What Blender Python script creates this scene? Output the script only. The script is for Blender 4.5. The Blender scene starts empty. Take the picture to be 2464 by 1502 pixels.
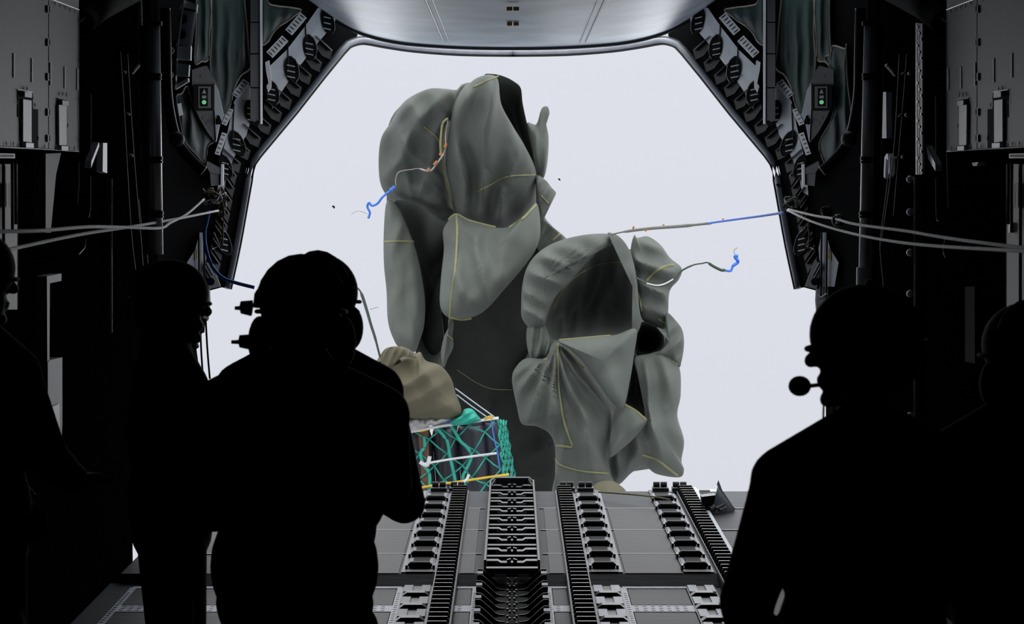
import bpy, math, random
from mathutils import Vector, noise, Matrix
random.seed(7)
sc = bpy.context.scene
C = sc.collection
W_, H_ = 2464, 1502
F = 5000.0
HZ = 422.0                      # horizon row
TH = math.atan((H_/2 - HZ)/F)
CAMZ = 2.1
cam_d = bpy.data.cameras.new('camera'); cam = bpy.data.objects.new('camera', cam_d); C.objects.link(cam)
cam.location = (0, 0, CAMZ); cam.rotation_euler = (math.pi/2 - TH, 0, 0)
cam_d.sensor_width = 36; cam_d.lens = F/W_*36; cam_d.clip_start = .05; cam_d.clip_end = 500
cam_d.dof.use_dof = True; cam_d.dof.focus_distance = 12.5; cam_d.dof.aperture_fstop = 9
sc.camera = cam
sc.view_settings.view_transform = 'Standard'; sc.view_settings.look = 'None'
sc.view_settings.exposure = 0; sc.view_settings.gamma = 1; sc.view_settings.use_curve_mapping = False

# ---- overcast sky: even white cloud around the horizon, brighter overhead, slightly dimmer below, both tuned to shade cloth and door
wd = bpy.data.worlds.new('overcast'); sc.world = wd; wd.use_nodes = True
nt = wd.node_tree; nt.nodes.clear()
tc = nt.nodes.new('ShaderNodeTexCoord'); sp = nt.nodes.new('ShaderNodeSeparateXYZ')
rp = nt.nodes.new('ShaderNodeValToRGB'); bg = nt.nodes.new('ShaderNodeBackground'); wo = nt.nodes.new('ShaderNodeOutputWorld')
mr = nt.nodes.new('ShaderNodeMapRange'); mr.inputs[1].default_value = -1; mr.inputs[2].default_value = 1
nt.links.new(tc.outputs['Generated'], sp.inputs[0]); nt.links.new(sp.outputs[2], mr.inputs[0])
nt.links.new(mr.outputs[0], rp.inputs[0]); nt.links.new(rp.outputs[0], bg.inputs[0]); nt.links.new(bg.outputs[0], wo.inputs[0])
cr = rp.color_ramp
SKY = (.715, .735, .800)
cr.elements[0].position = 0.12; cr.elements[0].color = (.66, .69, .75, 1)
cr.elements[1].position = 1.0; cr.elements[1].color = (2.7, 2.75, 2.85, 1)
for pos, k in ((.405, .965), (.53, 1.02), (.56, 1.04)):
    e = cr.elements.new(pos); e.color = (SKY[0]*k, SKY[1]*k, SKY[2]*k, 1)
bg.inputs[1].default_value = 1.0
sd = bpy.data.lights.new('aft_fill_sun', 'SUN'); sd.energy = 2.3; sd.angle = math.radians(60); sd.color = (.96, .98, 1)  # added soft lamp from aft, brightens ramp, ropes and edges
so = bpy.data.objects.new('aft_fill_sun', sd); C.objects.link(so); so.rotation_euler = (math.radians(-80), 0, math.radians(-6)); so.location = (0, 30, 15)

# ---- materials
MATS = {}
def mat(name, col, rough=.6, metal=0, var=.12, scale=8, bump=0, emit=None, trans=0, spec=.5, aniso=None):
    m = bpy.data.materials.new(name); m.use_nodes = True; n = m.node_tree; b = n.nodes['Principled BSDF']
    b.inputs['Roughness'].default_value = rough; b.inputs['Metallic'].default_value = metal
    b.inputs['Specular IOR Level'].default_value = spec
    t = n.nodes.new('ShaderNodeTexCoord'); mp = n.nodes.new('ShaderNodeMapping')
    if aniso: mp.inputs['Scale'].default_value = aniso
    z = n.nodes.new('ShaderNodeTexNoise'); z.inputs['Scale'].default_value = scale; z.inputs['Detail'].default_value = 5
    r = n.nodes.new('ShaderNodeValToRGB')
    r.color_ramp.elements[0].position = .3; r.color_ramp.elements[1].position = .7
    r.color_ramp.elements[0].color = (*[c*(1-var) for c in col], 1); r.color_ramp.elements[1].color = (*[min(1, c*(1+var)) for c in col], 1)
    n.links.new(t.outputs['Object'], mp.inputs[0]); n.links.new(mp.outputs[0], z.inputs['Vector'])
    n.links.new(z.outputs['Fac'], r.inputs[0]); n.links.new(r.outputs[0], b.inputs['Base Color'])
    if bump:
        bp = n.nodes.new('ShaderNodeBump'); bp.inputs['Strength'].default_value = bump; bp.inputs['Distance'].default_value = .02
        n.links.new(z.outputs['Fac'], bp.inputs['Height']); n.links.new(bp.outputs[0], b.inputs['Normal'])
    if emit:
        b.inputs['Emission Color'].default_value = (*emit, 1); b.inputs['Emission Strength'].default_value = 1
    if trans:
        b.inputs['Transmission Weight'].default_value = trans
    MATS[name] = m; return m
DECK = mat('deck_grey', (.029, .033, .040), .62, 0, .25, 3, .1, aniso=(1, 6, 1), spec=.13)
DECKD = mat('deck_pad', (.016, .017, .019), .6, 0, .35, 5, .1, aniso=(1, 5, 1), spec=.2)
DECKL = mat('deck_light_strip', (.15, .165, .20), .5, 0, .3, 30, spec=.3)
SEAM = mat('deck_seam', (.22, .22, .23), .5, 0, .2, 20)
PADG = mat('anti_slip_pad', (.022, .022, .021), .8, spec=.15)
BLK = mat('black_metal', (.006, .006, .0065), .42, 0, spec=.25)
BLKM = mat('black_matte', (.006, .006, .006), .9, spec=.1)
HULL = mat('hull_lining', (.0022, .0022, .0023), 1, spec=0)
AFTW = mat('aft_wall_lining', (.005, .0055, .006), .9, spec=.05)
PERF = mat('perforated_strip', (.42, .46, .54), .5, 0, .3, 30, spec=.4)
SLAT = mat('guide_slat', (.025, .026, .022), .5, 0, .1, spec=.25)
EDGE = mat('slat_edge_highlight', (.24, .23, .22), .35, .7)  # pale strip colour stands in for light caught on slat tops
CHAR = mat('charcoal_metal', (.030, .032, .036), .5, 0, spec=.3)
GREY = mat('grey_paint', (.44, .48, .53), .5, 0, .1, 6)
GREYL = mat('light_grey_paint', (.80, .84, .88), .45, 0, .1, 6)
PANEL = mat('cabinet_grey', (.17, .17, .163), .6, 0, .04, 30)
PLATE = mat('cabinet_plate', (.75, .75, .82), .5, 0, .05)
STRIPE = mat('pale_stripe', (.8, .8, .74), .6, 0, .1)
WHITE = mat('white_paint', (.75, .77, .8), .45)
CHROME = mat('bright_fitting', (.9, .9, .92), .3, .1, spec=1)
SEAL = mat('rubber_seal', (.36, .38, .42), .45, 0, .15, 5)
SEALD = mat('seal_lip', (.02, .022, .025), .5)
DOORM = mat('door_skin', (.58, .66, .74), .42, .1, .22, 2.2, .12, aniso=(1, 1, 1))
DOORS = mat('door_seam', (.30, .34, .38), .4)
CURT = mat('green_curtain', (.030, .062, .056), .55, 0, .45, 3, .3, aniso=(4, 1, .6))
BIND = mat('curtain_binding', (.45, .42, .36), .7)
TUBE = mat('strut_metal', (.95, .92, .94), .48, .75, .1)
TUBE_SHADE = mat('strut_shade', (.02, .02, .022), .4)
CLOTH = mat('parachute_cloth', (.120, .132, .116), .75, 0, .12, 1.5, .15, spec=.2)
CLOTH_SHADE = mat('parachute_cloth_shaded', (.022, .025, .021), .8, 0, .15, 1.2, .1, spec=.1)  # same canopy cloth, its shadow put into a darker colour
TAPE = mat('seam_tape', (.23, .23, .11), .8)
BAG = mat('tan_canvas', (.105, .094, .058), .85, 0, .15, 3, .3)
NET = mat('green_net', (.025, .36, .27), .6, 0, .2, 10)
YEL = mat('yellow_strap', (.75, .47, .03), .6)
WSTR = mat('white_strap', (.72, .72, .72), .6)
BLUE = mat('blue_webbing', (.05, .19, .72), .6, 0, .2, 20)
GCORD = mat('green_cord', (.04, .07, .045), .7)
GWEB = mat('grey_green_webbing', (.16, .17, .14), .7)
ROPE = mat('white_rope', (.88, .88, .86), .75, 0, .15, 60)
GREYR = mat('frayed_grey_cord', (.36, .33, .31), .8, 0, .5, 12)
ORNG = mat('orange_tie', (.42, .15, .04), .6)
OLIVE = mat('olive_cord', (.16, .12, .05), .7)
DRUM = mat('drum_plastic', (.035, .037, .05), .35, 0, .1)
BROWN = mat('brown_timber', (.19, .09, .055), .8)
FILM = mat('clear_wrap', (.5, .48, .47), .25, 0, .3, 20, .5)
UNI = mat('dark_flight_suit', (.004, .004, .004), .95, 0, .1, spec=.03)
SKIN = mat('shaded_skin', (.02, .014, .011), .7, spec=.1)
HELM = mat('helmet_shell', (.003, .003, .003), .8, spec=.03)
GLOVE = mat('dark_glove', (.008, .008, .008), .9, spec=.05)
GLOW = mat('green_lamp', (.05, .3, .12), .5, emit=(.09, .35, .15))
INDG = mat('indicator_grey', (.25, .26, .28), .5)
BRASS = mat('brass', (.35, .22, .1), .4, .7)
REDW = mat('red_wire', (.3, .03, .02), .6)
YLAB = mat('yellow_label', (.7, .6, .2), .6)

# ---- pixel rays of the photograph turned into places
cT, sT = math.cos(TH), math.sin(TH)
def ray(px, py):
    u = (px - W_/2)/F; v = (H_/2 - py)/F
    return Vector((u, cT + v*sT, -sT + v*cT))
def P(px, py, Y):
    d = ray(px, py); t = Y/d.y
    return Vector((d.x*t, Y, CAMZ + d.z*t))
def WX(px, py, X):
    d = ray(px, py); t = X/d.x
    return Vector((X, d.y*t, CAMZ + d.z*t))

# ---- mesh builder
class MB:
    def __init__(s): s.v = []; s.f = []
    def add(s, vs, fs):
        o = len(s.v); s.v += [Vector(v) for v in vs]; s.f += [[i+o for i in f] for f in fs]; return s
    def prism(s, pts, off):
        n = len(pts); off = Vector(off)
        v = [Vector(p) for p in pts] + [Vector(p)+off for p in pts]
        f = [list(range(n)), list(range(2*n-1, n-1, -1))] + [[i, i+n, (i+1) % n+n, (i+1) % n] for i in range(n)]
        return s.add(v, f)
    def box(s, c, size, R=None):
        c = Vector(c); x, y, z = [a/2 for a in size]
        v = [Vector((i*x, j*y, k*z)) for i in (-1, 1) for j in (-1, 1) for k in (-1, 1)]
        if R is not None: v = [R @ a for a in v]
        return s.add([a+c for a in v], [[0, 1, 3, 2], [4, 6, 7, 5], [0, 4, 5, 1], [2, 3, 7, 6], [0, 2, 6, 4], [1, 5, 7, 3]])
    def tube(s, pts, r, n=8, cap=True, flat=1, flatdir=None):
        pts = [Vector(p) for p in pts]; m = len(pts)
        rs = r if isinstance(r, (list, tuple)) else [r]*m
        v = []
        for i, p in enumerate(pts):
            t = (pts[min(i+1, m-1)] - pts[max(i-1, 0)])
            if t.length < 1e-9: t = Vector((0, 0, 1))
            t.normalize()
            ref = Vector(flatdir) if flatdir else (Vector((0, 0, 1)) if abs(t.z) < .9 else Vector((0, 1, 0)))
            a = t.cross(ref)
            if a.length < 1e-6: a = t.cross(Vector((1, 0, 0)))
            a.normalize(); b = t.cross(a).normalized()
            for k in range(n):
                q = 2*math.pi*k/n
                v.append(p + (a*math.cos(q) + b*math.sin(q)*flat)*rs[i])
        f = []
        for i in range(m-1):
            for k in range(n):
                f.append([i*n+k, i*n+(k+1) % n, (i+1)*n+(k+1) % n, (i+1)*n+k])
        if cap: f += [list(range(n))[::-1], list(range((m-1)*n, m*n))]
        return s.add(v, f)
    def ball(s, c, r, seg=14, rings=9, R=None):
        c = Vector(c); r = Vector(r) if isinstance(r, (list, tuple)) else Vector((r, r, r))
        v = [Vector((0, 0, 1))]
        for i in range(1, rings):
            a = math.pi*i/rings
            for k in range(seg):
                b = 2*math.pi*k/seg; v.append(Vector((math.sin(a)*math.cos(b), math.sin(a)*math.sin(b), math.cos(a))))
        v.append(Vector((0, 0, -1)))
        v = [Vector((a.x*r.x, a.y*r.y, a.z*r.z)) for a in v]
        if R is not None: v = [R @ a for a in v]
        f = [[0, 1+k, 1+(k+1) % seg] for k in range(seg)]
        for i in range(rings-2):
            for k in range(seg):
                a = 1+i*seg; f.append([a+k, a+seg+k, a+seg+(k+1) % seg, a+(k+1) % seg])
        l = len(v)-1; a = 1+(rings-2)*seg
        f += [[l, a+(k+1) % seg, a+k] for k in range(seg)]
        return s.add([q+c for q in v], f)
    def caps(s, a, b, ra, rb, seg=14, sc_=(1, 1, 1)):      # tapered capsule
        a = Vector(a); b = Vector(b); d = b-a; L = d.length; t = d.normalized()
        pts = []; rs = []
        for i in range(6):
            q = math.pi/2*(1-i/6); pts.append(a - t*ra*math.sin(q)); rs.append(max(ra*math.cos(q), ra*.02))
        pts.append(a); rs.append(ra); pts.append(b); rs.append(rb)
        for i in range(1, 7):
            q = math.pi/2*i/6; pts.append(b + t*rb*math.sin(q)); rs.append(max(rb*math.cos(q), rb*.02))
        return s.tube(pts, rs, seg)
    def grid(s, fn, nu, nv):
        v = [fn(i/nu, j/nv) for i in range(nu+1) for j in range(nv+1)]
        f = [[i*(nv+1)+j, (i+1)*(nv+1)+j, (i+1)*(nv+1)+j+1, i*(nv+1)+j+1] for i in range(nu) for j in range(nv)]
        return s.add(v, f)
    def build(s, name, m, parent=None, smooth=False, loc=None, bevel=0, remesh=0, iters=0, rot=None):
        me = bpy.data.meshes.new(name); me.from_pydata([tuple(v) for v in s.v], [], s.f); me.update()
        import bmesh
        bm = bmesh.new(); bm.from_mesh(me); bmesh.ops.recalc_face_normals(bm, faces=bm.faces); bm.to_mesh(me); bm.free()
        me.materials.append(m)
        o = bpy.data.objects.new(name, me); C.objects.link(o)
        if remesh:
            r = o.modifiers.new('r', 'REMESH'); r.mode = 'VOXEL'; r.voxel_size = remesh; r.use_smooth_shade = True
            if iters:
                q = o.modifiers.new('s', 'SMOOTH'); q.iterations = iters; q.factor = .5
            dg = bpy.context.evaluated_depsgraph_get(); me2 = bpy.data.meshes.new_from_object(o.evaluated_get(dg))
            o.modifiers.clear(); o.data = me2; me2.name = name
            if not me2.materials: me2.materials.append(m)
            smooth = True
        if bevel:
            b = o.modifiers.new('bevel', 'BEVEL'); b.width = bevel; b.segments = 2; b.limit_method = 'ANGLE'
        if smooth: o.data.polygons.foreach_set('use_smooth', [True]*len(o.data.polygons))
        if parent is not None: o.parent = parent; o.matrix_parent_inverse = parent.matrix_world.inverted() if False else Matrix.Identity(4)
        if loc is not None: o.location = loc
        if rot is not None: o.rotation_euler = rot
        return o
def tag(o, label=None, cat=None, group=None, kind=None, plabel=None):
    if label: o['label'] = label
    if cat: o['category'] = cat
    if group: o['group'] = group
    if kind: o['kind'] = kind
    return o
def thing(name, label, cat, group=None, loc=(0, 0, 0), rot=0):
    o = bpy.data.objects.new(name, None); C.objects.link(o); o.location = loc; o.rotation_euler = (0, 0, rot); o.empty_display_size = .1
    return tag(o, label, cat, group)
def anchored(name, label, cat, base, group=None):
    """thing whose parts are built in world coordinates: parts get shifted so the Empty stands at base"""
    return thing(name, label, cat, group, loc=base)
def part(mb, name, m, root, label=None, **k):
    o = mb.build(name, m, None, **k)
    o.parent = root
    loc = Vector((0, 0, 0)); r = root
    while r is not None: loc += r.location; r = r.parent
    o.location = -loc + o.location
    if label: o['label'] = label
    return o
def copy_tree(o, parent=None):
    c = o.copy(); C.objects.link(c); c.parent = parent
    for ch in list(o.children): copy_tree(ch, c)
    return c
def struct(mb, name, m, **k):
    o = mb.build(name, m, **k); o['kind'] = 'structure'; return o

def cr_open(pts, n):
    pts = [Vector(p) for p in pts]; out = []
    for i in range(len(pts)-1):
        p0 = pts[max(i-1, 0)]; p1 = pts[i]; p2 = pts[i+1]; p3 = pts[min(i+2, len(pts)-1)]
        for k in range(n):
            t = k/n; out.append(.5*((2*p1)+(p2-p0)*t+(2*p0-5*p1+4*p2-p3)*t*t+(3*p1-p0-3*p2+p3)*t**3))
    out.append(pts[-1]); return out
def cr_closed(pts, n):
    pts = [Vector(p) for p in pts]; L = len(pts); out = []
    for i in range(L):
        p0 = pts[i-1]; p1 = pts[i]; p2 = pts[(i+1) % L]; p3 = pts[(i+2) % L]
        for k in range(n):
            t = k/n; out.append(.5*((2*p1)+(p2-p0)*t+(2*p0-5*p1+4*p2-p3)*t*t+(3*p1-p0-3*p2+p3)*t**3))
    return out
def path(pts2, Y, n=5):
    """pixel polyline to a smooth world polyline; Y number or list"""
    Ys = Y if isinstance(Y, (list, tuple)) else [Y]*len(pts2)
    return cr_open([P(a, b, y) for (a, b), y in zip(pts2, Ys)], n)

# =====================================================================  THE HOLD
RZ = 0.0; FZ = -.05; YS = 10.85; YE = 13.74; HW = 2.02
struct(MB().box((0, (YS-3)/2, FZ-.1), (4.3, YS+3, .2)), 'floor', DECK)
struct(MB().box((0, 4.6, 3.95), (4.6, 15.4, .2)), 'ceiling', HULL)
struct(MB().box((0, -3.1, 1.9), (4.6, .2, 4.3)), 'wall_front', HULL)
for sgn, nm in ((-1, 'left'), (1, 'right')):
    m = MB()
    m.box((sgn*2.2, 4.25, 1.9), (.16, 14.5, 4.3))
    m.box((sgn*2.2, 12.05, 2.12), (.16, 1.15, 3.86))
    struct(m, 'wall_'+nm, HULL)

# ---- loading ramp
ramp = thing('loading_ramp', 'grey loading ramp lying level beyond the cargo floor, its far edge against the sky', 'ramp', loc=(0, YS, 0))
part(MB().box((0, (YS+YE)/2, RZ-.09), (2*HW+.1, YE-YS-.02, .18)), 'ramp_deck', DECK, ramp, bevel=.006)
part(MB().prism([(-HW+.08, YS, RZ), (-HW+.08, YS-.11, FZ+.002), (-HW+.08, YS, FZ-.02)], (2*HW-.16, 0, 0)), 'front_lip', DECKD, ramp, 'dark front lip')
seamY = [13.0, 12.2, 11.42]
seam = MB()
for y in seamY:
    for x0, x1 in ((-.92, -.56), (-.28, -.17), (.17, .28), (.56, .92), (-1.08, -1.04), (1.24, 1.9), (-1.9, -1.24)):
        seam.box(((x0+x1)/2, y, RZ+.002), (x1-x0, .018, .006))
part(seam, 'deck_seam', SEAM, ramp, 'pale seam lines across the deck')
for y0, y1 in ((10.85, 11.41), (11.43, 12.19), (12.21, 12.99)):
    for x0, x1 in ((.60, .90), (-.90, -.60), (-.275, -.2), (.2, .275)):
        part(MB().box(((x0+x1)/2, (y0+y1)/2, RZ+.002), (x1-x0, y1-y0-.01, .004)), 'deck_pad', DECKD, ramp)
st = MB()
for x in (.575, -.575, -.405, .405, .925, -.925, 1.06, -1.06, .295, -.295):
    st.box((x, (YS+YE)/2, RZ+.003), (.022 if abs(x) > .35 else .014, YE-YS-.05, .006))
part(st, 'edge_strip', DECKL, ramp, 'light metal strips beside the rollers')
part(MB().tube(path([(1440, 1184), (1520, 1190), (1575, 1196), (1612, 1203)], [13.4, 13.2, 13.0, 12.9]), .006), 'yellow_line', TAPE, ramp, 'thin yellow line lying on the deck')

# ---- rollers in trays (ramp)
def roller_strip(x, where):
    t = thing('roller_tray', 'tray of black rollers '+where, 'conveyor', 'roller trays along the ramp', loc=(x, (YS+YE)/2, RZ))
    part(MB().box((x, (YS+YE)/2, RZ+.004), (.145, YE-YS-.03, .012)), 'tray', CHAR, t)
    n = 8; pitch = (YE-YS-.25)/n
    for i in range(n):
        y = YS+.13+i*pitch
        r = MB().tube([(x-.062, y, RZ+.018), (x-.05, y, RZ+.022), (x+.05, y, RZ+.022), (x+.062, y, RZ+.018)], [.012, .022, .022, .012], 12)
        r.box((x-.072, y, RZ+.012), (.012, .06, .03)); r.box((x+.072, y, RZ+.012), (.012, .06, .03))
        part(r, 'roller', BLK, t)
        if i < n-1 or True:
            pd = MB().box((x, y+pitch/2+.01, RZ+.012), (.082, pitch-.13, .008))
            part(pd, 'pad', PADG, t)
            part(MB().box((x-.055, y+pitch/2, RZ+.011), (.018, pitch-.12, .006)).box((x+.055, y+pitch/2, RZ+.011), (.018, pitch-.12, .006)), 'tray_strip', DECKL, t)
    return t
roller_strip(-.98, 'at the far left of the ramp, behind the crew members')
roller_strip(-.49, 'left of the centre guide on the ramp')
roller_strip(.49, 'right of the centre guide on the ramp')
roller_strip(.98, 'next to the outer slatted rail at the right of the ramp')
# ---- rollers on the cargo floor nearer the camera
def floor_strip(x, where):
    t = thing('floor_roller_tray', 'wide flanged rollers on the nearer floor, '+where, 'conveyor', 'roller trays on the nearer floor', loc=(x, 9.4, FZ))
    part(MB().box((x, (YS-.12+6)/2, FZ+.004), (.15, YS-.12-6, .012)), 'tray', CHAR, t)
    for i in range(12):
        y = 10.46 - i*.3
        r = MB().prism([(x-.068, y, FZ+.012), (x-.045, y, FZ+.03), (x+.045, y, FZ+.03), (x+.068, y, FZ+.012)], (0, .06, 0))
        part(r, 'roller', BLK, t)
        g = MB()
        for sx in (-.045, .045):
            g.box((x+sx, y+.17, FZ+.014), (.045, .17, .01))
        part(g, 'track_plate', PERF if x > 0 else DECKL, t)
    return t
floor_strip(-.49, 'left of the chevron guide')
floor_strip(.49, 'right of the chevron guide')
floor_strip(.98, 'at its right beside the outer rail')
floor_strip(-.98, 'far left behind the crew member')
# dark inset panels with perforated borders on the near floor
for x0, x1, nm in ((.60, .90, 'right of the inner roller tray'), (-.90, -.60, 'left of the inner roller tray'), (.21, .28, 'between centre guide and right rail'), (-.28, -.21, 'between centre guide and left rail'), (-1.95, -1.26, 'at the left wall')):
    t = thing('floor_panel', 'dark floor panel with pale perforated border '+nm, 'floor panel', 'inset panels of the nearer floor', loc=((x0+x1)/2, 9.5, FZ))
    b = MB(); hole = MB()
    for y0, y1 in ((10.27, 10.67), (9.4, 10.09), (8.5, 9.22), (7.6, 8.32)):
        part(MB().box(((x0+x1)/2, (y0+y1)/2, FZ+.003), (x1-x0, y1-y0, .006)), 'inset', DECKD, t)
        b.box(((x0+x1)/2, y0-.09, FZ+.003), (x1-x0+.05, .15, .008))
        for k in range(int((x1-x0)/.04)):
            for q in (-.045, 0, .045): hole.box((x0+.02+k*.04, y0-.09+q, FZ+.0075), (.018, .006, .002))
    b.box(((x0+x1)/2, 10.71, FZ+.003), (x1-x0+.05, .05, .008))
    for xx in (x0-.02, x1+.02): b.box((xx, 9.1, FZ+.004), (.03, 3.2, .009))
    for k in range(60):
        y = 7.6+k*.05
        for xx in (x0-.02, x1+.02): hole.box((xx, y, FZ+.009), (.016, .012, .002))
    part(b, 'border', PERF, t); part(hole, 'perforation', BLK, t)

# ---- slatted guide rails
def slat_rail(x, where, y0=6.0, y1=YE-.06):
    t = thing('guide_rail', 'long row of upright dark slats '+where, 'rail', 'slatted guide rails along the floor', loc=(x, 10, 0))
    part(MB().box((x, (y0+y1)/2, -.02), (.12, y1-y0, .05)), 'channel', BLK, t)
    part(MB().box((x-.056, (y0+y1)/2, .008), (.006, y1-y0, .016)).box((x+.056, (y0+y1)/2, .008), (.006, y1-y0, .016)), 'channel_lip', CHAR, t)
    y = y1-.03; first = None
    while y > y0:
        if first is None:
            z = 0.005
            m1 = MB().prism([(x-.050, y, z), (x-.047, y, z+.035), (x-.042, y, z+.045), (x+.045, y, z+.045), (x+.050, y, z+.03), (x+.050, y, z)], (0, .007, 0))
            m2 = MB().prism([(x-.044, y-.001, z+.0455), (x+.044, y-.001, z+.0455), (x+.044, y-.001, z+.0475), (x-.044, y-.001, z+.0475)], (0, .008, 0))
            first = part(m1, 'slat', SLAT, t); e1 = part(m2, 'slat_highlight', EDGE, first); l0 = first.location.copy(); ya = y; e1.location = (0, 0, 0)
        else:
            c = first.copy(); C.objects.link(c); c.parent = t; c.location = l0 + Vector((0, y-ya, 0))
            d = e1.copy(); C.objects.link(d); d.parent = c; d.location = (0, 0, 0)
        y -= .1
slat_rail(-.345, 'left of the centre guide'); slat_rail(.345, 'right of the centre guide')
slat_rail(1.145, 'at the right side of the ramp'); slat_rail(-1.145, 'at the left, behind the crew member with the headset')
struct(MB().box((1.215, (YS+YE)/2, .012), (.02, YE-YS, .03)).box((-1.215, (YS+YE)/2, .012), (.02, YE-YS, .03)), "trim_1", GREY)

# ---- end rollers at the ramp edge
def end_roller(x, where):
    t = thing('end_roller', 'grey roller pair at the ramp end, '+where, 'roller', 'end rollers on the ramp edge', loc=(x, YE-.05, 0))
    for s in (-1, 1):
        part(MB().tube([(x+s*.024-.021, YE-.02, .047), (x+s*.024+.021, YE-.02, .047)], .019, 12), 'roller', CHAR, t, bevel=.002)
    part(MB().box((x, YE-.05, .016), (.105, .09, .034)), 'block', CHAR, t)
    part(MB().box((x, YE-.11, .006), (.13, .03, .014)), 'foot', BLK, t)
for x, w in ((-.485, 'furthest left of the six'), (-.362, 'on the left slatted rail'), (.362, 'on the inner right slatted rail'), (.487, 'right of the inner right slatted rail'), (.985, 'beside the outer right slatted rail'), (1.115, 'furthest right of the six')):
    end_roller(x, w)

# ---- centre guide on the ramp
cg = thing('centre_guide', 'raised black ladder-like guide running along the middle of the ramp', 'guide', loc=(0, 12.2, 0))
z1 = .075
part(MB().box((-.142, 12.3, z1/2), (.012, 2.9, z1)).box((.142, 12.3, z1/2), (.012, 2.9, z1)), 'side_rail', CHAR, cg)
part(MB().box((0, 12.3, .004), (.27, 2.9, .008)), 'base_plate', BLKM, cg)
for i in range(9):
    y = 13.6 - i*.335
    for s in (-1, 1):
        r = MB().prism([(0, y, z1-.028), (s*.06, y, z1-.028), (s*.075, y, z1-.018), (s*.135, y, z1-.018), (s*.135, y, z1-.022), (s*.078, y, z1-.022), (s*.062, y, z1-.033), (0, y, z1-.033)], (0, .06, 0))
        part(r, 'rung', BLK, cg)
        part(MB().prism([(s*.03, y-.07, .012), (s*.085, y-.07, .012), (s*.12, y-.13, .03), (s*.085, y-.2, .012), (s*.03, y-.2, .012)], (0, 0, .012)), 'lug', GREY, cg, 'pointed grey lug')
    k = MB()
    for s in (-1, 1):
        k.box((s*.012, y+.02, z1-.02), (.012, .03, .02)); k.box((s*.022, y-.02, z1-.016), (.01, .03, .02))
    part(k, 'clevis', CHAR, cg)
    part(MB().box((0, y-.16, .03), (.27, .05, .045)), 'cross_plate', BLK, cg)
he = MB().prism([(-.147, 13.72, 0), (-.147, 13.72, .06), (-.115, 13.72, .092), (.115, 13.72, .092), (.147, 13.72, .06), (.147, 13.72, 0)], (0, .05, 0))
he.prism([(-.147, 13.6, .055), (-.115, 13.72, .088), (-.115, 13.72, .03), (-.147, 13.6, .03)], (.01, 0, 0))
he.prism([(.147, 13.6, .055), (.115, 13.72, .088), (.115, 13.72, .03), (.147, 13.6, .03)], (-.01, 0, 0))
part(he, 'end_cap', CHAR, cg, bevel=.004)

# ---- chevron guide on the cargo floor
vg = thing('chevron_guide', 'black guide of stacked V shaped ribs in the middle of the nearer floor', 'guide', loc=(0, 9.5, FZ))
part(MB().box((0, 9.0, FZ+.01), (.3, 3.4, .02)), 'base_plate', BLKM, vg)
for i in range(18):
    y = 10.72 - i*.155
    big = i % 2 == 0
    for s in (-1, 1):
        pl = [(s*.178, .10), (s*.155, .10), (s*.14, .09), (s*.098, .052), (s*.08, .034), (s*.062, .026), (s*.035, .024)]
        r = MB().prism([(a, y, FZ+b) for a, b in pl] + [(s*.035, y, FZ+.0), (s*.178, y, FZ+.0)], (0, .012, 0))
        part(r, 'rib', BLK, vg)
        ed = MB().tube([(a, y-.001, FZ+b) for a, b in pl], .002, 6)  # pale line paints the light caught along the rib top
        part(ed, 'rib_highlight', PERF, vg, 'bright painted-in highlight on the top edge of the rib')
        if big: part(MB().box((s*.165, y-.07, FZ+.083), (.03, .07, .03)), 'side_block', CHAR, vg)
    k = MB()
    for s in (-1, 1):
        k.box((s*.012, y+.02, FZ+.035), (.01, .02, .012)); k.box((s*.022, y+.05, FZ+.04), (.008, .02, .012))
    part(k, 'clevis', CHAR, vg)

# ---- latch mechanism at the right edge of the ramp
lm = thing('ramp_latch', 'grey latch mechanism with a pointed plate standing at the right edge of the ramp', 'latch', loc=(P(1725, 1230, 12.9)))
Yl = 12.9
part(MB().prism([P(a, b, Yl) for a, b in ((1728, 1172), (1722, 1190), (1706, 1210), (1716, 1235), (1735, 1242), (1760, 1240), (1770, 1225), (1768, 1222), (1745, 1196))], (0, .03, 0)), 'plate', GREY, lm)
part(MB().prism([P(a, b, Yl-.05) for a, b in ((1729, 1156), (1725, 1166), (1729, 1175), (1745, 1198), (1768, 1225), (1764, 1218), (1738, 1180))], (0, .02, 0)), 'pointed_flap', GREYL, lm, 'light pointed flap')
part(MB().prism([P(a, b, Yl-.1) for a, b in ((1688, 1196), (1722, 1192), (1718, 1212), (1700, 1226), (1690, 1214))], (0, .1, 0)), 'dark_block', BLK, lm)
for (a, b, c, d, r) in ((1705, 1228, 1716, 1222, .022), (1722, 1252, 1736, 1246, .028), (1690, 1222, 1700, 1222, .014), (1722, 1224, 1742, 1214, .009), (1730, 1228, 1747, 1222, .009), (1710, 1248, 1730, 1232, .008)):
    part(MB().tube([P(a, b, Yl-.12), P(c, d, Yl-.06)], r, 12), 'pin', CHAR, lm)
part(MB().tube(path([(1725, 1272), (1735, 1270), (1745, 1260), (1750, 1250)], Yl-.15), .008), 'handle', CHAR, lm)
part(MB().prism([P(a, b, Yl+.05) for a, b in ((1700, 1200), (1722, 1262), (1748, 1262), (1760, 1230), (1690, 1196))], (0, .05, 0)), 'housing', BLKM, lm)
mk = thing('ramp_hinge_box', 'small pale framed box on the far right corner of the ramp', 'box', loc=P(1700, 1190, 13.6))
part(MB().box((1.30, 13.62, .012), (.16, .1, .02)), 'tray', WHITE, mk); part(MB().box((1.27, 13.6, .024), (.07, .05, .008)), 'insert', CHAR, mk)

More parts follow.
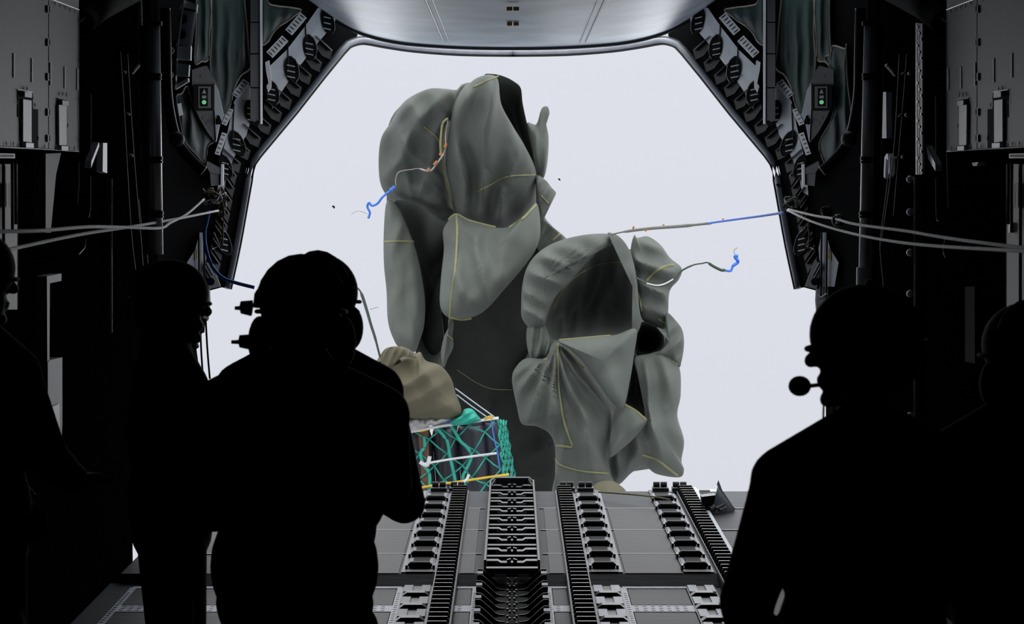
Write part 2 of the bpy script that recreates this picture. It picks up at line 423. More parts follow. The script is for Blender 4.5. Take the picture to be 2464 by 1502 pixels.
# =====================================================================  TAIL DOOR AND OPENING
dz = [(700, -60), (735, -5), (770, 22), (810, 47), (850, 69), (890, 84), (940, 96), (1000, 104), (1110, 111), (1232, 113)]
sec = [P(a, b, 14.0) for a, b in dz]; sec += [Vector((-p.x, p.y, p.z)) for p in sec[:-1][::-1]]
sec = cr_open(sec, 3)
td = thing('tail_door', 'large curved grey tail door stowed overhead above the opening', 'door', loc=(0, 14, 2.96))
def dfn(u, v):
    p = sec[min(int(round(v*(len(sec)-1))), len(sec)-1)]
    return Vector((p.x, 14.0-6*u, p.z + .10*u))
dm = MB().grid(dfn, 24, len(sec)-1)
n0 = len(dm.v); dm.v += [v+Vector((0, 0, .12)) for v in dm.v[:]]; fs = [[i+n0 for i in f] for f in dm.f]
nv = len(sec); dm.f += fs
dm.f += [[j, j+1, j+1+n0, j+n0] for j in range(nv-1)]
part(dm, 'door_skin', DOORM, td, smooth=True)
lp = [p+Vector((0, .02, -.006)) for p in sec]
part(MB().tube(lp, .016, 8), 'door_lip', SEALD, td, 'black rubber lip along the edge')
for x in (-.41, .405):
    k = min(sec, key=lambda p: abs(p.x-x))
    part(MB().tube([(k.x, 13.75, k.z-.001), (k.x*1.02, 8.5, k.z+.088)], .005, 6), 'skin_seam', DOORS, td)
    part(MB().tube([(k.x+.035, 13.75, k.z-.0), (k.x*1.02+.035, 8.5, k.z+.09)], .004, 6), 'skin_seam', DOORS, td)
for py in (24, 60):
    for px in (1226, 1242):
        d = ray(px, py); t = (2.97-CAMZ)/d.z; q = Vector((d.x*t, d.y*t, 2.975))
        part(MB().box(q, (.03, .05, .02)), 'marker', BRASS, td, 'tiny brown marker')

def FY(px): return 12.3 + (max(px, 380)-420)*.0045
def S(px, s): return px if s < 0 else 2468-px
def FL(px, py, s, lift=0):
    Y = FY(px) - lift
    return P(S(px, s), py, Y)
FR = [(538, 692), (560, 590), (578, 490), (592, 411), (597, 390), (613, 366), (700, 262), (770, 173), (815, 118), (832, 100), (850, 92), (878, 88), (930, 97), (1000, 107), (1110, 115), (1236, 117)]
side_name = {-1: 'left', 1: 'right'}
def frame_x(py):
    pts = FR[:11]
    for (a, b), (c, d) in zip(pts, pts[1:]):
        if d <= py <= b: return a + (c-a)*(b-py)/(b-d)
    return 545 if py > 692 else 860
for s in (-1, 1):
    nm = side_name[s]
    # tapering aft wall between the hold and the opening
    def wf(u, v):
        py = -80 + u*772; x1 = frame_x(py); px = 380+(x1-380)*v
        return FL(px, py, s)
    m = MB().grid(wf, 60, 16); n0 = len(m.v); nn = m.f[:]
    m.v += [v+Vector((s*.06, .08, 0)) for v in m.v[:n0]]; m.f += [[i+n0 for i in f] for f in nn]
    m.prism([FL(a, b, s) for a, b in ((380, 690), (540, 690), (503, 700), (501, 772), (494, 772), (492, 800), (470, 810), (474, 850), (482, 905), (478, 1160), (380, 1160))], (s*.05, .1, 0))
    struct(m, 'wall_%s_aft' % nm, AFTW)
    # frame with seal
    fr = thing('opening_frame', 'grey rubber-sealed frame edge down the %s side of the tail opening' % nm, 'frame', loc=FL(598, 384, s))
    pts = cr_open([Vector((a, b, 0)) for a, b in FR[:4]], 3)[:-1] + [Vector((a, b, 0)) for a, b in FR[4:9]] + cr_open([Vector((a, b, 0)) for a, b in FR[9:]], 3)
    def off(d):
        out = []
        for i, p in enumerate(pts):
            t = pts[min(i+1, len(pts)-1)] - pts[max(i-1, 0)]; t.normalize(); out.append(p + Vector((t.y, -t.x, 0))*d)
        return out
    part(MB().tube([FL(p.x, p.y, s, .03) for p in off(-9)], .019, 10), 'seal', SEAL, fr, smooth=True)
    part(MB().tube([FL(p.x, p.y, s, .0) for p in off(-2)], .010, 8), 'seal_lip', SEALD, fr, 'black lip against the sky')
    part(MB().tube([FL(p.x, p.y, s, .02) for p in off(-17)], .010, 8), 'inner_flange', BLK, fr)
    # dark wedge ribs
    rb = thing('frame_rib_row', 'row of dark wedge ribs along the inside of the %s frame edge' % nm, 'rib', loc=FL(640, 300, s))
    for i in range(19):
        t = i/18; py = 110+t*545
        x1 = frame_x(py)-22; x1 = x1 if py < 384 else x1
        w = 40 if py < 384 else 26
        p3 = [(x1, py+10), (x1-w, py-26), (x1-w-4, py-2), (x1-w+14, py+24), (x1-6, py+34)]
        r = MB().prism([FL(a, b, s, .02) for a, b in p3], (0, .03, 0))
        r.prism([FL(x1-w, py-26, s, .02), FL(x1, py+10, s, .02), FL(x1-2, py+13, s, .06), FL(x1-w+2, py-20, s, .075)], (0, .01, 0))
        part(r, 'wedge_rib', BLK, rb)
    # light grey lining panels
    lp = thing('lining_panel', 'light grey lining panels with oval pockets beside the %s frame edge' % nm, 'panel', loc=FL(650, 220, s))
    for poly in (((648, 160), (690, 120), (735, 62), (764, 20), (800, 5), (818, 30), (800, 60), (762, 105), (715, 165), (680, 215), (655, 262), (652, 235)),
                 ((563, 245), (592, 196), (601, 210), (602, 290), (592, 325), (575, 350), (552, 402), (536, 462), (523, 470), (527, 400), (545, 330))):
        part(MB().prism([FL(a, b, s, .035) for a, b in poly], (0, .03, 0)), 'panel', GREYL, lp)
    for a, b, c, d in ((692, 95, 694, 170), (734, 35, 737, 110), (563, 250, 560, 330)):
        part(MB().tube([FL(a, b, s, .045), FL(c, d, s, .045)], .004, 6), 'panel_joint', CHAR, lp)
    for k, (cx, cy, w, h, an) in enumerate(((789, 52, 15, 34, -.25), (746, 114, 16, 32, -.15), (702, 168, 17, 34, -.15), (655, 224, 16, 32, -.2), (607, 272, 17, 34, -.35), (571, 345, 16, 34, -.4), (543, 402, 14, 32, -.3), (541, 585, 14, 34, -.3))):
        el = [(cx+w*math.sin(q)*(1 if abs(math.cos(q)) < .9 else .8)*math.cos(an)-h*math.cos(q)*math.sin(an)*-1, cy-h*math.cos(q)*math.cos(an)+w*math.sin(q)*math.sin(an)) for q in [i*math.pi/8 for i in range(16)]]
        part(MB().prism([FL(a, b, s, .05) for a, b in el], (0, .02, 0)), 'oval_pocket', BLKM, lp)
        rr = MB()
        rr.tube([FL(a, b, s, .055) for a, b in el[1:8]], .0035, 6)
        for dy in (-.35, .05, .45):
            rr.tube([FL(cx-w*.7, cy+h*dy, s, .055), FL(cx+w*.4, cy+h*dy+4, s, .06)], .0045, 6)
        part(rr, 'pocket_rib', GREY, lp)
    # slotted brackets
    for k, (a, b, c, d, n, w) in enumerate(((648, 132, 686, 92, 6, 20), (694, 78, 730, 36, 6, 20), (565, 232, 592, 195, 5, 18), (522, 372, 540, 320, 5, 12), (538, 300, 556, 262, 4, 12))):
        sb = thing('slotted_bracket', 'pale slotted bracket on the %s aft wall, %s' % (nm, ('below the upper curtain corner', 'highest, near the tail door', 'under the wide green curtain', 'lowest, above the rope knot', 'beside the indicator box')[k]), 'bracket', 'slotted brackets of the aft walls', loc=FL(a, b, s))
        v = Vector((c-a, d-b, 0)); v.normalize(); pn = Vector((v.y, -v.x, 0))
        def q(t, u): return FL(a+(c-a)*t-pn.x*u, b+(d-b)*t-pn.y*u, s, .06)
        part(MB().prism([q(0, -w/2), q(1, -w/2), q(1, w/2), q(0, w/2)], (0, .03, 0)), 'plate', GREYL, sb)
        for i in range(n):
            t = (i+.5)/n
            el = [q(t+.03*math.sin(g), .36*w*math.cos(g))+Vector((0, -.004, 0)) for g in [j*math.pi/4 for j in range(8)]]
            part(MB().prism(el, (0, .008, 0)), 'slot', BLK, sb)
    # curtains
    def curtain(outline, c, lab, amp=.03):
        t = thing('insulation_curtain', lab, 'curtain', loc=FL(c[0], c[1], s))
        o = cr_closed([Vector((a, b, 0)) for a, b in outline], 4); cc = Vector((*c, 0)); K = 12; m = MB(); n = len(o)
        def pt(p, r, back):
            h = .05 + amp*(1-r*r) + (1-r**4)*.018*math.sin(p.x*.22+2*noise.noise(Vector((p.x*.02, p.y*.01, 1.3))))
            return FL(p.x, p.y, s, h if not back else .03)
        for back in (0, 1):
            vs = [pt(cc, 0, back)]
            for j in range(1, K+1):
                for p in o: vs.append(pt(cc+(p-cc)*(j/K), j/K, back))
            fs = [[0, 1+i, 1+(i+1) % n] for i in range(n)]
            for j in range(K-1):
                for i in range(n): fs.append([1+j*n+i, 1+(j+1)*n+i, 1+(j+1)*n+(i+1) % n, 1+j*n+(i+1) % n])
            m.add(vs, fs)
        part(m, 'curtain_cloth', CURT, t, smooth=True)
        part(MB().tube([FL(p.x, p.y, s, .055) for p in o]+[FL(o[0].x, o[0].y, s, .055)], .0055, 6), 'binding', BIND, t)
        return t
    curtain([(629, -60), (629, 10), (629, 60), (629, 106), (645, 100), (655, 82), (670, 65), (690, 52), (708, 38), (725, 24), (700, 18), (665, 14), (645, 6), (640, -30)], (645, 50), 'upper dark green curtain beside the %s post, under the tail door' % nm)
    curtain([(512, -60), (585, -60), (588, 0), (594, 60), (598, 120), (601, 165), (580, 182), (563, 215), (555, 250), (540, 277), (528, 250), (515, 200), (505, 160), (509, 80)], (552, 100), 'widest dark green curtain on the %s aft wall' % nm)
    curtain([(476, -60), (507, -60), (508, 20), (503, 90), (500, 143), (485, 148), (468, 152), (471, 80)], (488, 50), 'narrow dark green curtain strip left of the widest one' if s < 0 else 'narrow dark green curtain strip right of the widest one')
    if s < 0:
        curtain([(424, 236), (438, 225), (450, 208), (458, 235), (470, 265), (490, 300), (513, 338), (500, 352), (492, 392), (470, 370), (443, 338), (434, 300)], (462, 310), 'lower left dark green curtain with a small pale tag, above the rope knot')
        tg = thing('paper_tag', 'small pale tag on the lower left green curtain', 'tag', loc=FL(432, 262, s))
        part(MB().prism([FL(a, b, s, .14) for a, b in ((427, 250), (435, 248), (440, 276), (431, 280))], (0, .01, 0)), 'tag_card', GREYL, tg)
    else:
        curtain([(2468-1985, 140), (2468-2000, 130), (2468-2005, 110), (2468-2034, 118), (2468-2036, 110), (2468-2040, 200), (2468-2052, 300), (2468-2040, 330), (2468-2025, 360), (2468-2000, 400), (2468-1985, 395), (2468-1972, 345), (2468-2000, 290), (2468-2008, 240), (2468-2004, 180)], (2468-2022, 260), 'long right dark green curtain wrapping past the indicator box')
    # vertical post
    vp = thing('vertical_post', 'dark jointed vertical post with a pale edge on the %s side of the tail opening' % nm, 'post', loc=FL(615, 300, s, .15))
    for y0, y1 in ((-60, 52), (54, 128), (130, 210), (212, 290)):
        part(MB().prism([FL(602, y0, s, .16), FL(624, y0, s, .16), FL(624, y1, s, .16), FL(602, y1, s, .16)], (0, .08, 0)), 'post_section', CHAR, vp, bevel=.004)
    part(MB().prism([FL(625, -60, s, .17), FL(629, -60, s, .17), FL(629, 298, s, .17), (FL(626, 298, s, .17))], (0, .06, 0)), 'pale_edge', GREYL, vp, 'pale edge strip')
    part(MB().prism([FL(a, b, s, .12) for a, b in ((638, 150), (647, 145), (652, 180), (652, 210), (645, 222), (641, 208), (646, 200), (640, 170))], (0, .03, 0)), 'clip', WHITE, vp, 'white clip')
    # indicator
    ib = thing('indicator_box', 'grey %s indicator panel with triangle, square and lit green circle' % nm, 'indicator', loc=FL(490, 230, s, .1))
    part(MB().prism([FL(a, b, s, .11) for a, b in ((462, 168), (480, 162), (496, 158), (520, 200), (533, 270), (525, 300), (518, 342), (500, 320), (480, 285), (462, 245))], (0, .05, 0)), 'panel', CHAR, ib)
    part(MB().prism([FL(a, b, s, .12) for a, b in ((516, 200), (524, 215), (538, 278), (528, 300), (520, 340), (516, 262))], (0, .03, 0)), 'side_plate', GREY, ib)
    for a, b in ((525, 285), (522, 292), (528, 292)): part(MB().ball(FL(a, b, s, .13), (.012, .004, .02)), 'hole', BLK, ib)
    for a, b, w in ((497, 283, 11), (503, 297, 8), (509, 308, 4), (490, 183, 8)):
        part(MB().prism([FL(a+w*math.cos(g), b+.5*w*math.sin(g), s, .114) for g in [j*math.pi/5 for j in range(10)]], (0, .004, 0)), 'vent_hole', BLK, ib)
    bx = part(MB().prism([FL(a, b, s, .15) for a, b in ((466, 203), (513, 203), (513, 266), (472, 266), (466, 258))], (0, .04, 0)), 'housing', BLKM, ib, bevel=.003)
    part(MB().prism([FL(a, b, s, .155) for a, b in ((477, 208), (507, 208), (507, 260), (477, 260))], (0, .01, 0)), 'bezel', CHAR, ib)
    part(MB().prism([FL(a, b, s, .158) for a, b in ((482, 212), (500, 212), (500, 256), (482, 256))], (0, .01, 0)), 'window', BLKM, ib)
    part(MB().prism([FL(a, b, s, .162) for a, b in ((491, 214), (496, 225), (486, 225))], (0, .005, 0)), 'triangle', INDG, ib, 'grey triangle sign')
    part(MB().prism([FL(a, b, s, .162) for a, b in ((486, 230), (496, 230), (496, 237), (486, 237))], (0, .005, 0)), 'square', INDG, ib, 'grey square sign')
    part(MB().prism([FL(491+5.2*math.cos(g), 246+5.2*math.sin(g), s, .164) for g in [j*math.pi/8 for j in range(16)]], (0, .005, 0)), 'lamp', GLOW, ib, 'lit green circle')
    # lower wall bits
    lw = thing('hinge_arm', 'dark ribbed hinge arm hanging at the lower end of the %s frame' % nm, 'bracket', loc=FL(510, 700, s))
    part(MB().prism([FL(a, b, s, .08) for a, b in ((493, 640), (505, 625), (530, 690), (503, 696))], (0, .04, 0)), 'gusset', CHAR, lw)
    part(MB().prism([FL(a, b, s, .06) for a, b in ((476, 690), (502, 690), (504, 725), (500, 770), (488, 765), (474, 730))], (0, .05, 0)), 'bracket_plate', CHAR, lw)
    for l in (((496, 632), (512, 662), (508, 668), (493, 640)), ((474, 720), (495, 750), (490, 756), (472, 728)), ((515, 560), (528, 592), (510, 600)), ((498, 708), (492, 716), (478, 706))):
        part(MB().tube([FL(a, b, s, .09) for a, b in l], .005, 6), 'stiffener', GREY, lw)
    for a, b in ((507, 678), (484, 755)):
        part(MB().tube([FL(a, b, s, .1), FL(a, b, s, .14)], .024, 14), 'pulley', mat('pulley_blue_%s%d' % (nm, a), (.03, .03, .1), .4), lw, 'dark blue pulley')
    part(MB().prism([FL(a, b, s, .07) for a, b in ((445, 770), (470, 765), (476, 790), (468, 800), (452, 830), (446, 800))], (0, .05, 0)), 'lower_plate', CHAR, lw)
    part(MB().tube([FL(463, 815, s, .09), FL(472, 835, s, .09)], .02, 10), 'knuckle', CHAR, lw)
    gp = thing('grey_side_panel', 'grey blue side panel with a small yellow label, at the %s below the rope knot' % nm, 'panel', loc=FL(475, 600, s))
    part(MB().prism([FL(a, b, s, .05) for a, b in ((489, 560), (497, 600), (492, 660), (487, 690), (460, 690), (450, 632), (470, 600), (480, 560))], (0, .03, 0)), 'panel', GREY, gp)
    part(MB().prism([FL(a, b, s, .06) for a, b in ((469, 603), (475, 600), (475, 622), (469, 628))], (0, .012, 0)), 'label', YLAB, gp, 'yellow label')
    for a in (478, 491): part(MB().tube([FL(a, 560, s, .08), FL(a+2, 720, s, .08)], .006, 6), 'dark_channel', BLK, gp)
    bl = thing('bracket_block', 'dark grey block under the %s curtains above the rope knot' % nm, 'block', loc=FL(515, 410, s, .1))
    part(MB().prism([FL(a, b, s, .12) for a, b in ((498, 388), (530, 405), (533, 420), (505, 415), (496, 400))], (0, .07, 0)), 'block_top', CHAR, bl)
    part(MB().prism([FL(a, b, s, .11) for a, b in ((505, 415), (533, 418), (531, 445), (508, 448))], (0, .07, 0)), 'block_body', CHAR, bl)
    part(MB().prism([FL(a, b, s, .125) for a, b in ((532, 395), (537, 395), (536, 446), (531, 445))], (0, .05, 0)), 'pale_rod', WHITE, bl, 'pale bar')
    # big strut
    sx = 371 if s < 0 else 375
    bot = 612 if s < 0 else 690
    xb = 379 if s < 0 else 2468-2079
    ms = thing('ramp_strut', 'thick bright-edged vertical strut tube on the %s side of the hold' % nm, 'strut', loc=P(S(xb, s), bot, 9.7))
    zt = P(S(sx, s), 62, 9.7); zb = P(S(xb, s), bot, 9.7)
    part(MB().tube([zt, zb], .027, 20), 'tube', TUBE, ms, smooth=True)
    part(MB().tube([P(S(sx-20, s), 62, 9.75), P(S(xb-20, s), bot, 9.75)], .03, 16), 'shaded_side', TUBE_SHADE, ms, smooth=True)  # added black tube, covers the strut's outer side in place of its shade
    for y in (180, 380, 512):
        t = (y-62)/(bot-62); c = zt.lerp(zb, t)
        part(MB().tube([c+Vector((0, 0, -.008)), c+Vector((0, 0, .008))], .032, 16), 'clamp_ring', BLK, ms)
        part(MB().tube([c+Vector((0, 0, -.022)), c+Vector((0, 0, -.012))], .032, 16), 'clamp_ring', BLK, ms)
    part(MB().tube([zt, zt+Vector((0, 0, .02))], .038, 16), 'top_cap', BLK, ms)
    if s > 0:
        part(MB().tube([zb, zb+Vector((0, 0, .09))], .037, 16), 'collar', GREYL, ms); part(MB().ball(zb+Vector((0, 0, -.02)), (.045, .045, .03)), 'foot_joint', BRASS, ms, 'brass foot joint')

# ---- left only fittings on the wall between cabinet and opening
WXI = 1.98
def wallpoly(name, lab, cat, polys, m, s, X=WXI, th=.03, partname='plate', group=None, base=None):
    p0 = WX(polys[0][0][0], polys[0][0][1], s*X)
    t = thing(name, lab, cat, group, loc=p0)
    for i, q in enumerate(polys):
        part(MB().prism([WX(a, b, s*X) for a, b in q], (s*th, 0, 0)), partname, m, t)
    c_ = (WX(*polys[0][0], s*X)+WX(*polys[0][2], s*X))/2; c_.x = s*(X+.025+2.13)/2
    part(MB().box(c_, (2.13-X-.02, .02, .02)), 'standoff', BLKM, t)
    return t
def cable(name, lab, cat, pts, m, Y, r=.004, group=None):
    t = tag(MB().tube(path(pts, Y), r, 8).build(name, m, smooth=True), lab, cat, group); return t

# bracket column with white edge
bc = thing('equipment_bracket', 'white edged equipment bracket column above the strut on the left', 'bracket', loc=P(440, 100, 11.9))
Yb = 11.9
for poly, m_, nm_ in ((((443, 0), (474, 10), (472, 30), (430, 20)), GREYL, 'top_tray'), (((438, 18), (470, 24), (458, 112), (430, 105)), GREY, 'back_plate'),
                 (((429, 110), (459, 112), (458, 145), (426, 143)), GREYL, 'shelf_box'), (((425, 152), (455, 156), (453, 184), (424, 182)), GREY, 'shelf_box'),
                 (((421, 205), (452, 188), (453, 196), (422, 215)), GREYL, 'strap_plate')):
    part(MB().prism([P(a, b, Yb) for a, b in poly], (0, .05, 0)), nm_, m_, bc)
part(MB().tube([P(442, -5, Yb-.02), P(428, 105, Yb-.02), P(421, 214, Yb-.02)], .006, 6), 'edge_rail', WHITE, bc, 'white edge rail')
part(MB().tube([P(472, 25, Yb-.02), P(460, 110, Yb-.02)], .004, 6), 'edge_rail', GREYL, bc)
for a, b in ((440, 46), (437, 82)): part(MB().tube([P(a, b, Yb-.01), P(a, b, Yb+.01)], .026, 14), 'hole', BLKM, bc)
for k, (a, b) in enumerate(((411, 122), (409, 180))):
    part(MB().tube([P(a, b, 11.75), P(a, b, 11.8)], [.018, .02], 20), 'round_cap', GREYL, bc, 'pale round cap'); part(MB().box(P(a-4, b, 11.86), (.09, .05, .11)), 'cap_mount', BLK, bc)
dk = thing('hanging_duct', 'dark quilted duct hanging left of the thick strut', 'duct', loc=P(338, 150, 11.4))
part(MB().tube(path([(330, -20), (333, 80), (337, 200), (338, 275)], 11.4), [.02]+[.025]*14+[.03], 12), 'duct_hose', mat('duct_cloth', (.04, .04, .042), .6, bump=.5, scale=20), dk, smooth=True)
for k, (pts, lab) in enumerate((([(290, 125), (298, 250), (306, 400), (316, 560), (326, 650)], 'thin pale cable left of the left strut, outer of the pair'),
                                ([(307, 130), (316, 280), (326, 420), (338, 560), (344, 640)], 'thin pale cable left of the left strut, inner of the pair'),
                                ([(334, 480), (340, 540), (350, 580), (356, 634)], 'short thin cable crossing low beside the left strut'))):
    cable('steel_cable', lab, 'cable', pts, GREYL, 10.9, .0025, 'thin cables left of the strut')
for k, (pts, lab) in enumerate((([(2164, 130), (2158, 250), (2150, 370), (2130, 520), (2115, 620), (2112, 690)], 'thin pale cable right of the right strut, nearer to it'),
                                ([(2182, 130), (2172, 260), (2160, 400), (2150, 520)], 'thin pale cable right of the right strut, further from it'),
                                ([(2138, 370), (2135, 440), (2124, 530), (2118, 590), (2126, 690)], 'crossing cable right of the right strut'))):
    cable('steel_cable', lab, 'cable', pts, GREYL, 10.9, .0025, 'thin cables right of the strut')
for k, (a, b, c, d) in enumerate(((293, 170, 303, 175), (300, 271, 312, 276), (308, 371, 320, 375), (2168, 178, 2180, 174), (2160, 281, 2170, 276), (2150, 382, 2162, 378))):
    sd = 'left' if a < 1000 else 'right'; pos = ('upper', 'middle', 'lower')[k % 3]
    t = tag(MB().tube([P(a, b, 10.85), P(c, d, 10.85)], [.003, .008], 10).build('cable_fitting', CHROME, smooth=True), '%s bright cone fitting between the two thin %s cables' % (pos, sd), 'fitting', 'cone fittings on the cables')
# wall lights
for s, a, b in ((-1, 322, 160), (1, 2150, 165)):
    t = thing('wall_lamp', 'small tilted lamp with pale blue glint on the %s side' % side_name[s], 'lamp', loc=P(a, b, 10.8))
    k = -s
    part(MB().prism([P(a-k*10+10*0, b+14, 10.8), P(a+k*14, b-12, 10.8), P(a+k*18, b-8, 10.8), P(a-k*5, b+18, 10.8)], (0, .05, 0)), 'housing', CHAR, t)
    part(MB().prism([P(a-k*3, b+7, 10.79), P(a+k*12, b-9, 10.79), P(a+k*15, b-6, 10.79), P(a+k*1, b+10, 10.79)], (0, .01, 0)), 'lens', mat('lamp_lens_%s' % side_name[s], (.5, .6, .65), .2), t)
# bright bare edges / flags on walls
wallpoly('metal_flag', 'pale folded metal flag beside the cabinet on the left wall', 'bracket', [((220, 388), (238, 342), (239, 352), (219, 405))], GREYL, -1)
wallpoly('metal_plate', 'narrow pale upright plate beside the folded flag on the left wall', 'plate', [((248, 344), (258, 344), (258, 417), (247, 413))], GREYL, -1)
wallpoly('metal_flag', 'pale folded metal flag beside the cabinet on the right wall', 'bracket', [((2228, 350), (2251, 395), (2251, 412), (2233, 382))], GREYL, 1)
wallpoly('metal_plate', 'tall pale plate behind the thick right strut', 'plate', [((2077, 160), (2092, 155), (2092, 262), (2077, 262))], GREY, 1, X=2.02)
wallpoly('metal_plate', 'tall pale plate just right of the thick right strut', 'plate', [((2120, 222), (2132, 221), (2133, 333), (2118, 333))], GREY, 1)
wallpoly('oval_ring_bracket', 'pale open loop bracket low on the right beside the cables', 'bracket', [((2128, 378), (2134, 369), (2140, 378), (2140, 415), (2136, 425), (2136, 385), (2132, 382), (2130, 430), (2126, 425))], GREYL, 1)
ch = thing('striped_channel', 'tall pale channel with dark slots near the right cabinet', 'channel', loc=WX(2210, 240, 1.96))
part(MB().prism([WX(a, b, 1.96) for a, b in ((2203, 55), (2218, 57), (2218, 420), (2203, 420))], (.03, 0, 0)), 'channel_face', BLK, ch)
for x in (2204, 2208.5, 2213, 2217): part(MB().prism([WX(x, 57, 1.95), WX(x+1.8, 57, 1.95), WX(x+1.8, 419, 1.95), WX(x, 419, 1.95)], (.01, 0, 0)), 'pale_strip', GREYL, ch)
for k in range(24):
    y = 62+k*15; part(MB().prism([WX(2206+(k % 3)*4, y, 1.945), WX(2209+(k % 3)*4, y, 1.945), WX(2209+(k % 3)*4, y+6, 1.945), WX(2206+(k % 3)*4, y+6, 1.945)], (.01, 0, 0)), 'slot', BLK, ch)
# upright thick dark hoses with red line
for s, x0, y0, y1, lab in ((-1, 262, 430, 800, 'left'), (1, 2208, 425, 1040, 'right')):
    POLE = t = thing('padded_pole', 'thick dark padded pole with a thin red line on the %s side' % lab, 'pole', loc=WX(x0, y1, s*1.9))
    yy = WX(x0, 600, s*1.9).y
    part(MB().box(P(x0, y0+40, yy)+Vector((s*.15, 0, 0)), (.3, .03, .03)), 'wall_clamp', BLKM, t)
    part(MB().tube([P(x0-6*s*-1, y0, yy), P(x0-6*s*-1, y1, yy)], .03, 16), 'padding', mat('padding_%s' % lab, (.03, .027, .03), .7, bump=.4, scale=30), t, smooth=True)
    part(MB().tube([P(x0+10*-s, y0+20, yy), P(x0+8*-s, y1, yy)], .0015, 6), 'red_line', REDW, t)
for k, (x, y) in enumerate(((2190, 432), (2190, 510), (2190, 608), (2190, 707), (2190, 805), (2190, 903), (2190, 1001))):
    part(MB().ball(P(x, y, 9.9), (.018, .018, .018)), 'round_knob', CHROME, POLE, 'bright round knob', smooth=True)
for k, (x, y, lab) in enumerate(((2188, 177, 'top'), (2181, 277, 'middle'), (2172, 378, 'bottom'))):
    tag(MB().ball(P(x, y, 10.6), (.01, .01, .009)).build('small_stud', CHROME, smooth=True), '%s of three small bright studs beside the thin right cables' % lab, 'stud', 'studs right of the strut')
# thin vertical bright edges
for k, (s, pts, lab) in enumerate(((-1, [(219, 226), (219, 300), (218, 395)], 'thin pale vertical edge bar next to the left cabinet'), (1, [(2251, 230), (2252, 320), (2252, 410)], 'thin pale vertical edge bar next to the right cabinet'),
                                   (-1, [(190, 390), (190, 430), (187, 494)], 'short pale vertical bar under the left cabinet corner'), (-1, [(218, 424), (217, 505), (213, 523)], 'curved pale bar below the folded flag on the left'),
                                   (1, [(2252, 430), (2253, 520), (2258, 532)], 'curved pale bar below the folded flag on the right'), (1, [(2278, 370), (2280, 430), (2282, 500)], 'pale vertical bar under the right cabinet corner'),
                                   (1, [(2276, 570), (2269, 600), (2275, 622)], 'curved pale wire low on the right wall'), (-1, [(206, 575), (204, 595), (190, 612)], 'curved pale wire low on the left wall'))):
    q = [WX(a, b, s*1.95) for a, b in pts]
    tag(MB().tube(cr_open(q, 4), .003, 6).build('wall_bar', GREYL), lab, 'bar', 'thin bars on the side walls')
# overhead dark beams near the ceiling
for s in (-1, 1):
    bm_ = thing('overhead_beam', 'dark rounded overhead beam slanting at the top %s' % side_name[s], 'beam', loc=P(S(260, s), 10, 9.6))
    part(MB().tube([P(S(198, s), 55, 9.5), P(S(240, s), 22, 9.8), P(S(330, s), -25, 10.4)], .055, 14), 'beam_body', BLKM, bm_, smooth=True)
    part(MB().tube([P(S(193, s), 52, 9.4), P(S(235, s), 15, 9.7)], .003, 6), 'beam_wire', GREY, bm_)
    hs = thing('dark_hose', 'thick dark hose bending down beside the %s curtains' % side_name[s], 'hose', loc=P(S(420, s), 340, 11.9))
    part(MB().tube(path([(S(a, s), b) for a, b in ((398, 20), (400, 120), (402, 220), (412, 290), (425, 335), (440, 362), (470, 395), (490, 412))], 11.7), [.03]*36, 12), 'hose', BLK, hs, smooth=True)
    part(MB().ball(P(S(425, s), 335, 11.65), .045), 'elbow', CHAR, hs, smooth=True)

